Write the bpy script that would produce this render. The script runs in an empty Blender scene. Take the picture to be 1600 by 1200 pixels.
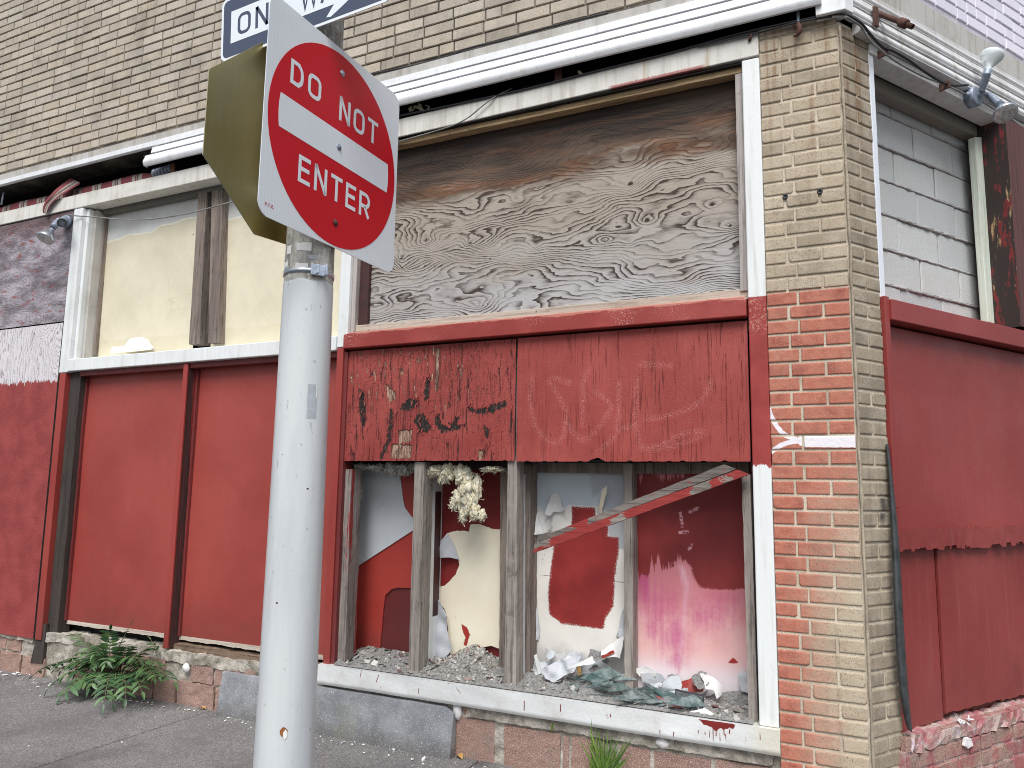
import bpy, bmesh, math, random
import numpy as np
from math import sin, cos, pi, radians, sqrt, atan2
from mathutils import Vector, Matrix, noise as mn

random.seed(11)
rng = np.random.default_rng(5)
scene = bpy.context.scene
COL = scene.collection

# ------------------------------------------------------------------ survey
# The shop front is the plane y = 0 (x along the wall, z up), its corner pillar
# stands at x = 0; the side-street wall leaves the corner at an obtuse angle.
CAM = Vector((0.079, -3.704, 1.42))
FOC, PITCH, ROLL, YAW, YAW2 = 1190.68, 0.133291, 0.0151558, 1.12207553, 1.01709444
def _tw(v):
    return Vector((v[0]*sin(YAW) - v[1]*cos(YAW), v[0]*cos(YAW) + v[1]*sin(YAW), v[2]))
_cp, _sp, _c, _s = cos(PITCH), sin(PITCH), cos(ROLL), sin(ROLL)
_fw, _up, _ri = Vector((0, _cp, _sp)), Vector((0, -_sp, _cp)), Vector((1, 0, 0))
AX_F, AX_R, AX_U = _tw(_fw), _tw(_c*_ri + _s*_up), _tw(-_s*_ri + _c*_up)
def ray(px, py):
    return AX_F + AX_R*((px-800)/FOC) - AX_U*((py-600)/FOC)

class Plane:
    """a wall: s runs along it, v goes into the building, z up"""
    def __init__(self, e1):
        self.e1 = Vector(e1).normalized(); self.n = Vector((-self.e1.y, self.e1.x, 0))
    def w(self, s, v, z):
        return self.e1*s + self.n*v + Vector((0, 0, z))
    def at(self, px, py, v=0.0):
        d = ray(px, py); t = (v - CAM.dot(self.n))/d.dot(self.n); p = CAM + d*t
        return (p.dot(self.e1), p.z)
    def pts(self, pxs, v=0.0):
        return [self.at(x, y, v) for x, y in pxs]
FR = Plane((1, 0, 0))
SD = Plane(_tw((sin(YAW2), cos(YAW2), 0)))
def on_ground(px, py, z=0.0):
    d = ray(px, py); return CAM + d*((z-CAM.z)/d.z)

# ------------------------------------------------------------------ material kit
def C(r, g, b, k=1.0):
    """colour read from a daylight print -> albedo"""
    def f(x):
        x /= 255.0
        return x/12.92 if x <= .04045 else ((x+.055)/1.055)**2.4
    return tuple(min(.86, f(x)*k/.86) for x in (r, g, b)) + (1.0,)

class NT:
    def __init__(self, name):
        self.m = bpy.data.materials.new(name); self.m.use_nodes = True
        self.t = self.m.node_tree; self.t.nodes.clear()
        self._pos = None
    def n(self, typ, **kw):
        nd = self.t.nodes.new(typ)
        for k, v in kw.items(): setattr(nd, k, v)
        return nd
    def L(self, a, b): self.t.links.new(a, b)
    def put(self, sock, v):
        if hasattr(v, 'is_linked') or isinstance(v, bpy.types.NodeSocket): self.L(v, sock)
        else: sock.default_value = v
    @property
    def pos(self):
        if self._pos is None: self._pos = self.n('ShaderNodeNewGeometry')
        return self._pos.outputs['Position']
    @property
    def island(self):
        self.pos; return self._pos.outputs['Random Per Island']
    def vec(self, sx, sy=None, sz=None, src=None):
        sy = sx if sy is None else sy; sz = sx if sz is None else sz
        nd = self.n('ShaderNodeVectorMath', operation='MULTIPLY')
        self.put(nd.inputs[0], src or self.pos); nd.inputs[1].default_value = (sx, sy, sz)
        return nd.outputs[0]
    def vadd(self, a, b):
        nd = self.n('ShaderNodeVectorMath', operation='ADD'); self.put(nd.inputs[0], a); self.put(nd.inputs[1], b)
        return nd.outputs[0]
    def xyz(self, src=None):
        nd = self.n('ShaderNodeSeparateXYZ'); self.put(nd.inputs[0], src or self.pos); return nd.outputs
    def noise(self, scale=1.0, detail=4, rough=.55, vec=None, dist=0.0):
        nd = self.n('ShaderNodeTexNoise'); self.put(nd.inputs['Vector'], vec or self.pos)
        nd.inputs['Scale'].default_value = scale; nd.inputs['Detail'].default_value = detail
        nd.inputs['Roughness'].default_value = rough; nd.inputs['Distortion'].default_value = dist
        return nd.outputs['Fac']
    def voro(self, scale, vec=None, feat='F1', out='Distance'):
        nd = self.n('ShaderNodeTexVoronoi', feature=feat); self.put(nd.inputs['Vector'], vec or self.pos)
        nd.inputs['Scale'].default_value = scale
        return nd.outputs[out]
    def ramp(self, f, stops, interp='LINEAR'):
        nd = self.n('ShaderNodeValToRGB'); nd.color_ramp.interpolation = interp
        e = nd.color_ramp.elements
        while len(e) < len(stops): e.new(.5)
        for i, (p, c) in enumerate(stops):
            e[i].position = p; e[i].color = c if isinstance(c, tuple) else (c, c, c, 1)
        self.put(nd.inputs[0], f); return nd.outputs[0]
    def mix(self, f, a, b, mode='MIX'):
        nd = self.n('ShaderNodeMix', data_type='RGBA', blend_type=mode)
        self.put(nd.inputs[0], f); self.put(nd.inputs[6], a); self.put(nd.inputs[7], b)
        return nd.outputs[2]
    def m_(self, op, a, b=0.0, c=0.0, clamp=False):
        nd = self.n('ShaderNodeMath', operation=op, use_clamp=clamp)
        self.put(nd.inputs[0], a); self.put(nd.inputs[1], b); self.put(nd.inputs[2], c); return nd.outputs[0]
    def rng(self, x, a, b, lo=0.0, hi=1.0):
        nd = self.n('ShaderNodeMapRange', interpolation_type='SMOOTHSTEP'); self.put(nd.inputs[0], x)
        nd.inputs[1].default_value = a; nd.inputs[2].default_value = b
        nd.inputs[3].default_value = lo; nd.inputs[4].default_value = hi
        return nd.outputs[0]
    def attr(self, name):
        nd = self.n('ShaderNodeAttribute', attribute_name=name); return nd.outputs['Fac']
    def mask(self, sd, amp, w, nz):
        """crisp ragged edge from a distance and a noise"""
        e = self.m_('MULTIPLY_ADD', self.m_('SUBTRACT', nz, .5), amp*2, sd)
        return self.rng(e, -w, w)
    def bump(self, h, strength=.3, dist=.01, prev=None):
        nd = self.n('ShaderNodeBump'); nd.inputs['Strength'].default_value = strength
        nd.inputs['Distance'].default_value = dist; self.put(nd.inputs['Height'], h)
        if prev: self.L(prev, nd.inputs['Normal'])
        return nd.outputs[0]
    def out(self, col, rough=.7, metal=0.0, normal=None, **kw):
        b = self.n('ShaderNodeBsdfPrincipled'); o = self.n('ShaderNodeOutputMaterial')
        self.put(b.inputs['Base Color'], col); self.put(b.inputs['Roughness'], rough); self.put(b.inputs['Metallic'], metal)
        if normal: self.L(normal, b.inputs['Normal'])
        for k, v in kw.items(): self.put(b.inputs[k.replace('_', ' ')], v)
        self.L(b.outputs[0], o.inputs[0]); return self.m

# ------------------------------------------------------------------ mesh kit
class MB:
    def __init__(self):
        self.v = []; self.f = []; self.at = {}; self.sm = []
    def add(self, vs, fs, smooth=False):
        o = len(self.v); self.v += [Vector(p) for p in vs]
        self.f += [tuple(i+o for i in f) for f in fs]; self.sm += [smooth]*len(fs); return self
    def box(self, pl, s0, s1, v0, v1, z0, z1):
        return self.prism(pl, [(s0, z0), (s1, z0), (s1, z1), (s0, z1)], v0, v1)
    def prism(self, pl, poly, v0, v1):
        n = len(poly); a = [pl.w(s, v0, z) for s, z in poly]; b = [pl.w(s, v1, z) for s, z in poly]
        fs = [tuple(range(n)), tuple(range(2*n-1, n-1, -1))] + [((i+1) % n, i, n+i, n+(i+1) % n) for i in range(n)]
        return self.add(a+b, fs)
    def tube(self, path, r, seg=10, caps=True, smooth=True):
        path = [Vector(p) for p in path]; rs = r if isinstance(r, (list, tuple)) else [r]*len(path)
        vs = []; fs = []; up = None
        for i, p in enumerate(path):
            d = (path[min(i+1, len(path)-1)] - path[max(i-1, 0)]).normalized()
            if up is None:
                up = Vector((0, 0, 1)) if abs(d.z) < .9 else Vector((1, 0, 0))
            a = d.cross(up)
            if a.length < 1e-4: a = d.orthogonal()
            a.normalize(); b = a.cross(d).normalized(); up = b
            for k in range(seg):
                t = 2*pi*k/seg; vs.append(p + a*cos(t)*rs[i] + b*sin(t)*rs[i])
        for i in range(len(path)-1):
            for k in range(seg):
                k2 = (k+1) % seg
                fs.append((i*seg+k, i*seg+k2, (i+1)*seg+k2, (i+1)*seg+k))
        self.add(vs, fs, smooth)
        if caps:
            o = len(self.v)-len(vs)
            self.f += [tuple(o+k for k in range(seg)), tuple(o+(len(path)-1)*seg+k for k in range(seg-1, -1, -1))]; self.sm += [False]*2
        return self
    def lathe(self, p, d, prof, seg=20):
        p = Vector(p); d = Vector(d).normalized(); a = d.orthogonal().normalized(); b = d.cross(a)
        vs = [p + d*t + (a*cos(2*pi*k/seg) + b*sin(2*pi*k/seg))*r for t, r in prof for k in range(seg)]
        fs = [(i*seg+k, i*seg+(k+1) % seg, (i+1)*seg+(k+1) % seg, (i+1)*seg+k) for i in range(len(prof)-1) for k in range(seg)]
        return self.add(vs, fs, True)
    def build(self, name, mat, parent=None, bevel=0.0, rough=0.0, seglen=.04, fix=True):
        me = bpy.data.meshes.new(name)
        off = parent_loc(parent)
        me.from_pydata([p-off for p in self.v], [], self.f); me.update()
        me.polygons.foreach_set('use_smooth', self.sm)
        if fix or rough:
            bm = bmesh.new(); bm.from_mesh(me)
            bmesh.ops.recalc_face_normals(bm, faces=bm.faces)
            if rough:
                for _ in range(7):
                    es = [e for e in bm.edges if e.calc_length() > seglen]
                    if not es: break
                    bmesh.ops.subdivide_edges(bm, edges=es, cuts=1, use_grid_fill=True)
                for v in bm.verts:
                    q = (v.co+off)*26
                    v.co += mn.noise_vector(q)*rough + mn.noise_vector(q*.25)*rough*.8
            bm.to_mesh(me); bm.free()
        for k, arr in self.at.items():
            a = me.attributes.new(k, 'FLOAT', 'POINT'); a.data.foreach_set('value', np.asarray(arr, dtype=np.float32))
        me.materials.append(mat)
        o = bpy.data.objects.new(name, me); COL.objects.link(o)
        if parent: o.parent = parent
        if bevel:
            b = o.modifiers.new('edge', 'BEVEL'); b.width = bevel; b.segments = 2; b.limit_method = 'ANGLE'; b.angle_limit = radians(40)
        return o
def parent_loc(p):
    t = Vector((0, 0, 0))
    while p: t += p.location; p = p.parent
    return t
def tag(o, label=None, cat=None, group=None, kind=None):
    for k, v in (('label', label), ('category', cat), ('group', group), ('kind', kind)):
        if v: o[k] = v
    return o
def thing(name, label, cat, loc=(0, 0, 0), group=None):
    o = bpy.data.objects.new(name, None); COL.objects.link(o); o.location = loc; o.empty_display_size = .1
    return tag(o, label, cat, group)

def grid(pl, s0, s1, z0, z1, v, step, layers=None, fv=None):
    """a dense sheet on a wall; layers: attribute name -> f(S, Z) in metres"""
    ns, nz = max(2, int(abs(s1-s0)/step)+1), max(2, int(abs(z1-z0)/step)+1)
    S, Z = np.meshgrid(np.linspace(s0, s1, ns), np.linspace(z0, z1, nz))
    S, Z = S.ravel(), Z.ravel(); V = np.full_like(S, v) if fv is None else v + fv(S, Z); b = MB()
    b.v = [pl.w(s, vv, z) for s, vv, z in zip(S, V, Z)]
    b.f = [(j*ns+i, j*ns+i+1, (j+1)*ns+i+1, (j+1)*ns+i) for j in range(nz-1) for i in range(ns-1)]
    b.sm = [True]*len(b.f)
    for k, f in (layers or {}).items(): b.at[k] = f(S, Z)
    return b
def sdpoly(poly):
    """signed distance, positive inside"""
    P = np.array(poly); Q = np.roll(P, -1, axis=0)
    def f(S, Z):
        d = np.full(S.shape, 1e9); ins = np.zeros(S.shape, bool)
        for (ax, az), (bx, bz) in zip(P, Q):
            ex, ez = bx-ax, bz-az; wx, wz = S-ax, Z-az
            t = np.clip((wx*ex+wz*ez)/(ex*ex+ez*ez+1e-12), 0, 1)
            d = np.minimum(d, np.hypot(wx-ex*t, wz-ez*t))
            with np.errstate(divide='ignore', invalid='ignore'):
                c = ((az > Z) != (bz > Z)) & (S < (bx-ax)*(Z-az)/(bz-az+1e-12)+ax)
            ins ^= c
        return np.where(ins, d, -d)
    return f
def sdlines(lines):
    """distance to polylines (m)"""
    def f(S, Z):
        d = np.full(S.shape, 9.0)
        for L in lines:
            for (ax, az), (bx, bz) in zip(L[:-1], L[1:]):
                ex, ez = bx-ax, bz-az
                t = np.clip(((S-ax)*ex+(Z-az)*ez)/(ex*ex+ez*ez+1e-12), 0, 1)
                d = np.minimum(d, np.hypot(S-ax-ex*t, Z-az-ez*t))
        return d
    return f
def union(*fs):
    def f(S, Z):
        d = fs[0](S, Z)
        for g in fs[1:]: d = np.maximum(d, g(S, Z))
        return d
    return f
def curve(pts, n=6):
    """smooth a polyline (Catmull-Rom)"""
    P = [np.array(p, float) for p in pts]; P = [2*P[0]-P[1]] + P + [2*P[-1]-P[-2]]; out = []
    for i in range(1, len(P)-2):
        for k in range(n):
            t = k/n; a, b, c, d = P[i-1:i+3]
            out.append(tuple(.5*(2*b + (c-a)*t + (2*a-5*b+4*c-d)*t*t + (3*b-a-3*c+d)*t**3)))
    out.append(tuple(P[-2])); return out
def torn(poly, amp=.006, step=.012, seed=0, keep=()):
    """ragged outline: subdivide the edges and jitter them (keep: indices of clean edges)"""
    out = []; n = len(poly)
    for i in range(n):
        a, b = Vector((*poly[i], 0)), Vector((*poly[(i+1) % n], 0)); L = (b-a).length
        out.append((a.x, a.y))
        if i in keep or L < step: continue
        k = int(L/step); nn = Vector((-(b-a).y, (b-a).x, 0)).normalized()
        for j in range(1, k):
            p = a.lerp(b, j/k); q = mn.noise((p.x*34, p.y*34, seed*3.7))*amp + mn.noise((p.x*110, p.y*110, seed))*amp*.5
            p = p + nn*q; out.append((p.x, p.y))
    return out
def tri_sheet(pl, poly, v, th, fv=None, seg=.03):
    """thin sheet with an outline on a wall, optionally curled by fv(s, z)"""
    bm = bmesh.new(); vs = [bm.verts.new((s, 0, z)) for s, z in poly]; f = bm.faces.new(vs); f.normal_update()
    bmesh.ops.triangulate(bm, faces=[f])
    if fv:
        for _ in range(5):
            es = [e for e in bm.edges if e.calc_length() > seg]
            if not es: break
            bmesh.ops.subdivide_edges(bm, edges=es, cuts=1); bmesh.ops.triangulate(bm, faces=bm.faces[:])
    bm.verts.index_update(); n = len(bm.verts)
    g = (lambda s, z: v+fv(s, z)) if fv else (lambda s, z: v)
    a = [pl.w(q.co.x, g(q.co.x, q.co.z), q.co.z) for q in bm.verts]
    bk = [pl.w(q.co.x, g(q.co.x, q.co.z)+th, q.co.z) for q in bm.verts]
    fs = [tuple(q.index for q in fc.verts) for fc in bm.faces]
    fs2 = [tuple(i+n for i in reversed(t)) for t in fs]
    side = [(e.verts[0].index, e.verts[1].index, e.verts[1].index+n, e.verts[0].index+n) for e in bm.edges if len(e.link_faces) == 1]
    bm.free(); m = MB(); m.add(a+bk, fs+fs2+side); return m
# ------------------------------------------------------------------ materials
def brick_mat(name, cols, spots=.5, grime=.35, painted=False, rust=False, soot=False):
    t = NT(name)
    base = t.ramp(t.island, [(i/(len(cols)-1), c) for i, c in enumerate(cols)])
    n1 = t.noise(9, 5); fine = t.noise(260, 2, .6)
    base = t.mix(t.m_('MULTIPLY', t.rng(n1, .35, .75), .35), base, C(196, 186, 168))
    base = t.mix(t.m_('MULTIPLY', t.rng(t.noise(240, 2), .60, .68), spots), base, C(58, 46, 40))
    base = t.mix(t.m_('MULTIPLY', t.rng(t.noise(2.1, 5, .65), .5, .75), grime), base, C(92, 84, 74), 'MIX')
    streak = t.noise(1, 4, .6, t.vec(22, 22, 1.1))
    base = t.mix(t.m_('MULTIPLY', t.rng(streak, .52, .75), .35), base, C(98, 84, 70))
    h = t.m_('ADD', t.m_('MULTIPLY', fine, .5), t.noise(60, 3))
    if rust:
        z = t.xyz()[2]; up = t.rng(z, 2.6, 3.6)
        st = t.rng(t.noise(1, 4, .6, t.vec(26, 26, 1.0)), .5, .68)
        base = t.mix(t.m_('MULTIPLY', t.m_('MULTIPLY', up, st), .75), base, C(112, 74, 40))
        # worn red wash over the lower courses
        red = t.attr('red'); k = t.m_('ADD', red, t.m_('MULTIPLY', t.m_('SUBTRACT', t.noise(28, 5, .7), .5), .55))
        k = t.m_('ADD', k, t.m_('MULTIPLY', t.m_('SUBTRACT', t.island, .5), .16)); k = t.m_('ADD', k, t.m_('MULTIPLY', t.m_('SUBTRACT', t.noise(5, 4, .6), .5), .7))
        k = t.rng(k, .05, 1.05)
        redc = t.ramp(t.noise(14, 4), [(.3, C(140, 70, 58)), (.55, C(170, 102, 84)), (.75, C(156, 84, 68))])
        base = t.mix(t.m_('MULTIPLY', k, t.rng(t.noise(420, 1), .75, .55)), base, redc)
        gr = t.attr('spray'); g = t.rng(t.m_('ADD', gr, t.m_('MULTIPLY', t.m_('SUBTRACT', t.noise(60, 3), .5), .01)), .0125, .009)
        base = t.mix(t.m_('MULTIPLY', g, .93), base, C(218, 216, 230))
        bl = t.rng(t.m_('ADD', t.attr('black'), t.m_('MULTIPLY', t.m_('SUBTRACT', t.noise(120, 3), .5), .02)), .04, .0)
        base = t.mix(t.m_('MULTIPLY', bl, .85), base, C(40, 40, 44))
    return t.out(base, .88, normal=t.bump(h, .45, .004))
M = {}
TAN = [C(146, 138, 127), C(160, 151, 138), C(170, 161, 147), C(163, 153, 137), C(178, 169, 156), C(154, 146, 135), C(168, 161, 151)]
M['brick_tan'] = brick_mat('tan brick', TAN, .6, .5)
M['brick_pier'] = brick_mat('pier brick', [C(150, 137, 118), C(168, 154, 133), C(160, 147, 127), C(174, 161, 140), C(144, 132, 114)], .85, .3, rust=True)
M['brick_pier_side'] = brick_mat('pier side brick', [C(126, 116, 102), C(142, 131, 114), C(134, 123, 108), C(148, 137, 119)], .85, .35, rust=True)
def mortar_mat(name, a, b, mixz=None):
    t = NT(name); n = t.noise(3, 5, .65); f = t.noise(180, 3)
    c = t.mix(t.rng(n, .42, .62), a, b)
    c = t.mix(t.m_('MULTIPLY', t.rng(f, .5, .7), .4), c, C(70, 62, 54))
    return t.out(c, .95, normal=t.bump(f, .6, .004))
M['mortar_dark'] = mortar_mat('sooty mortar', C(70, 65, 59), C(122, 114, 103))
M['mortar_pale'] = mortar_mat('pale mortar', C(192, 182, 164), C(168, 156, 138))
M['mortar_grey'] = mortar_mat('grey mortar', C(140, 130, 116), C(170, 158, 138))
def painted_brick():
    t = NT('lavender painted brick'); n = t.noise(7, 6, .7)
    c = t.ramp(t.island, [(0, C(206, 202, 216)), (.5, C(216, 212, 226)), (1, C(200, 198, 212))])
    c = t.mix(t.m_('MULTIPLY', t.rng(n, .55, .8), .5), c, C(182, 178, 190))
    c = t.mix(t.rng(t.noise(5.5, 7, .75), .655, .675), c, C(158, 140, 124))
    return t.out(c, .75, normal=t.bump(t.noise(70, 4), .3, .004))
M['brick_white'] = painted_brick()
M['mortar_white'] = mortar_mat('painted mortar', C(186, 182, 194), C(168, 164, 174))

def white_metal(name, col, dirt=.35, rough=.42, streaky=(30, 30, 1.2), rust=0.0, dcol=C(128, 120, 108)):
    t = NT(name)
    st = t.rng(t.noise(1, 5, .65, t.vec(*streaky)), .48, .78); n = t.rng(t.noise(3.2, 6, .7), .42, .72)
    c = t.mix(t.m_('MULTIPLY', st, dirt), col, dcol)
    c = t.mix(t.m_('MULTIPLY', n, dirt*.8), c, dcol)
    c = t.mix(t.m_('MULTIPLY', t.rng(t.noise(45, 4, .6), .68, .76), .5*min(1, dirt*3)), c, C(88, 78, 66))
    if rust: c = t.mix(t.m_('MULTIPLY', t.rng(t.noise(1, 4, .6, t.vec(17, 17, 1.0)), .63, .72), rust), c, C(150, 120, 74))
    return t.out(c, t.m_('MULTIPLY_ADD', n, .25, rough), normal=t.bump(t.noise(11, 4), .12, .01))
M['white_metal'] = white_metal('white aluminium', C(214, 217, 221), .32, rust=.25, dcol=C(150, 142, 128))
M['old_band'] = white_metal('weathered band', C(176, 174, 170), .75, .7)
M['band_side'] = white_metal('weathered siding', C(200, 201, 203), .62, .6, rust=.45, dcol=C(146, 138, 124))
M['header_'] = white_metal('stained header', C(194, 191, 184), .38, .6, rust=.55)
M['header_side'] = white_metal('side header', C(206, 206, 204), .42, .55, rust=.5)
M['soffit'] = white_metal('grey soffit', C(92, 92, 88), .5, .8)
M['soffit_board'] = white_metal('peeling soffit moulding', C(128, 126, 118), .7, .8)
M['frame_white'] = white_metal('white frame', C(210, 214, 215), .26, .4)
M['jamb_side'] = white_metal('white side jamb', C(210, 215, 226), .1, .35)
def jamb_painted():
    t = NT('half red painted frame'); z = t.xyz()[2]
    n = t.noise(38, 4, .6, t.vec(1, 1, .5))
    lo = t.mask(t.m_('SUBTRACT', z, 1.53), .05, .004, n); hi = t.mask(t.m_('SUBTRACT', 2.335, z), .006, .003, n)
    k = t.m_('MULTIPLY', lo, hi)
    w = t.mix(t.m_('MULTIPLY', t.rng(t.noise(1, 5, .65, t.vec(30, 30, 1.5)), .48, .75), .4), C(210, 214, 214), C(146, 136, 120))
    sm = t.m_('MULTIPLY', t.rng(t.noise(1, 4, .7, t.vec(40, 40, 9)), .66, .74), t.m_('LESS_THAN', z, 1.3))
    w = t.mix(t.m_('MULTIPLY', sm, .6), w, C(186, 104, 90))
    red = t.ramp(t.noise(9, 4), [(.35, C(130, 44, 40)), (.7, C(148, 56, 52))])
    worn = t.m_('MULTIPLY', t.rng(t.noise(90, 5, .75), .53, .6), t.rng(z, 2.12, 2.2))
    red = t.mix(t.m_('MULTIPLY', worn, .6), red, C(196, 150, 130))
    return t.out(t.mix(k, w, red), .42, normal=t.bump(t.noise(14, 4), .15, .01))
M['jamb_painted'] = jamb_painted()

def red_paint(name, a=C(138, 52, 51), b=C(152, 64, 62), scuff=.0, fade=0.0, bumps=.35, rough=.5):
    t = NT(name); n = t.noise(1.3, 3, .5)
    c = t.mix(t.rng(n, .3, .7), a, b)
    c = t.mix(t.m_('MULTIPLY', t.rng(t.noise(14, 5, .7), .5, .8), .22), c, C(112, 44, 44))
    c = t.mix(t.m_('MULTIPLY', t.rng(t.noise(1, 5, .65, t.vec(30, 30, 3)), .55, .8), .14), c, C(170, 96, 92))
    Zr = t.xyz()[2]; spl = t.m_('MULTIPLY', t.rng(t.m_('MULTIPLY_ADD', t.noise(7, 5, .7), .7, Zr), 1.05, .62), .42); c = t.mix(spl, c, C(92, 50, 46))
    spots = t.rng(t.voro(42), .075, .04)
    c = t.mix(t.m_('MULTIPLY', spots, t.m_('MULTIPLY', .55, t.rng(t.noise(2.8, 2), .48, .6))), c, C(70, 26, 26))
    if scuff: c = t.mix(t.m_('MULTIPLY', t.rng(t.noise(1, 6, .75, t.vec(9, 9, 4)), .58, .78), scuff), c, C(96, 60, 60))
    if fade: c = t.mix(t.m_('MULTIPLY', t.rng(t.noise(1, 5, .7, t.vec(24, 24, 1.0)), .5, .8), fade), c, C(176, 128, 132))
    h = t.m_('ADD', t.m_('MULTIPLY', t.noise(150, 4, .6), .5), t.m_('MULTIPLY', spots, .8))
    h = t.m_('ADD', h, t.m_('MULTIPLY', t.noise(5, 3), 1.6))
    return t.out(c, t.rng(t.noise(6, 4), .2, .8, rough-.06, rough+.12), normal=t.bump(h, bumps, .004))
M['red'] = red_paint('red panel paint', C(133, 52, 46), C(147, 64, 57), scuff=.6, bumps=.4, rough=.46)
M['red_ledge'] = red_paint('red ledge paint', C(126, 44, 44), C(142, 56, 55), fade=.25)
M['red_side'] = red_paint('side red paint', C(124, 47, 44), C(139, 60, 57), fade=.05, bumps=.5, rough=.4)
M['red_side_low'] = red_paint('faded side red paint', C(118, 46, 43), C(133, 59, 56), fade=.12, bumps=.5, rough=.42)
M['red_wood'] = red_paint('red wooden stile', C(128, 44, 39), C(142, 56, 50), scuff=.3)
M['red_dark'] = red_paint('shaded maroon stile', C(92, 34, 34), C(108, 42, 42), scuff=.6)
def ledge_worn():
    t = NT('worn red ledge'); z = t.xyz()[2]
    n = t.noise(1, 5, .7, t.vec(7, 7, 30))
    c = t.mix(t.rng(t.noise(3, 4), .4, .65), C(132, 48, 43), C(146, 60, 55))
    top = t.mask(t.m_('SUBTRACT', z, 2.323), .03, .003, n)
    c = t.mix(t.m_('MULTIPLY', top, .75), c, C(186, 124, 108))
    sp = t.m_('MULTIPLY', t.rng(t.noise(190, 2, .7), .6, .66), t.rng(t.noise(3.1, 2), .52, .66))
    c = t.mix(t.m_('MULTIPLY', sp, .8), c, C(214, 186, 182))
    return t.out(c, .5, normal=t.bump(t.noise(90, 4), .2, .004))
M['ledge_worn'] = ledge_worn()

def wood(name, a, b, dark, axis='z', red=0.0, grain=1.0, rv=None):
    t = NT(name); s = {'z': (70, 70, 3), 'x': (3, 60, 70)}[axis]
    g = t.noise(1, 5, .7, t.vec(*s)); g2 = t.noise(1, 3, .6, t.vec(*[q*.22 for q in s]))
    c = t.mix(t.rng(g2, .3, .7), a, b)
    c = t.mix(t.m_('MULTIPLY', t.rng(g, .48, .66), .75*grain), c, dark)
    c = t.mix(t.m_('MULTIPLY', t.rng(t.noise(9, 4, .7), .6, .75), .5), c, C(60, 54, 48))
    c = t.mix(t.rng(t.voro(11), .06, .03), c, C(40, 34, 30))
    if red:
        k = t.rng(t.m_('ADD', t.noise(1, 5, .7, t.vec(*(rv or [q*.2 for q in s]))), red), .485, .515)
        c = t.mix(k, c, C(132, 44, 42))
    return t.out(c, .85, normal=t.bump(t.m_('ADD', g, t.m_('MULTIPLY', g2, .5)), .7, .006))
M['wood_grey'] = wood('grey weathered stud', C(152, 145, 138), C(128, 120, 114), C(72, 66, 62))
M['wood_brown'] = wood('brown weathered stud', C(134, 122, 112), C(106, 96, 90), C(52, 46, 44))
M['wood_redchip'] = wood('stud with red paint chips', C(146, 138, 132), C(116, 108, 104), C(60, 54, 52), red=-.07)
M['wood_pale'] = wood('pale weathered strip', C(188, 180, 168), C(168, 158, 146), C(112, 102, 92), 'x', grain=.6)
M['wood_pale_v'] = wood('pale weathered stop', C(172, 166, 162), C(148, 142, 138), C(92, 86, 82), 'z', grain=.8)
M['wood_tan'] = wood('raw tan strip', C(172, 148, 112), C(140, 116, 86), C(70, 54, 40), 'x')
M['wood_dark'] = wood('dark damp wood', C(66, 58, 54), C(48, 42, 40), C(24, 21, 20))
M['wood_green'] = wood('chipped pale green post', C(204, 212, 198), C(192, 200, 188), C(128, 128, 116), 'z', grain=.45)
M['wood_rot'] = wood('rotten lath', C(134, 112, 92), C(92, 78, 66), C(40, 32, 28), 'x')
M['batten_red'] = wood('red chipped batten', C(140, 132, 124), C(110, 104, 98), C(66, 60, 56), 'x', red=.045, rv=(5, 9, 8))
M['batten_grey'] = wood('grey batten', C(124, 116, 110), C(98, 92, 88), C(54, 50, 48), 'x', red=-.10, rv=(5, 9, 8))
def charred():
    t = NT('burnt red post'); n = t.noise(1, 6, .7, t.vec(12, 12, 2.6)); s = t.attr('side')
    c = t.mix(t.rng(t.noise(1, 5, .6, t.vec(60, 60, 2)), .45, .7), C(90, 56, 54), C(68, 42, 41))
    burnt = t.mix(t.rng(n, .57, .63), C(44, 34, 32), C(160, 134, 98))
    burnt = t.mix(t.rng(t.noise(1, 5, .7, t.vec(20, 20, 5)), .56, .6), burnt, C(110, 34, 36))
    c = t.mix(s, c, burnt)
    return t.out(c, .7, normal=t.bump(n, .6, .01))
M['charred'] = charred()

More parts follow.
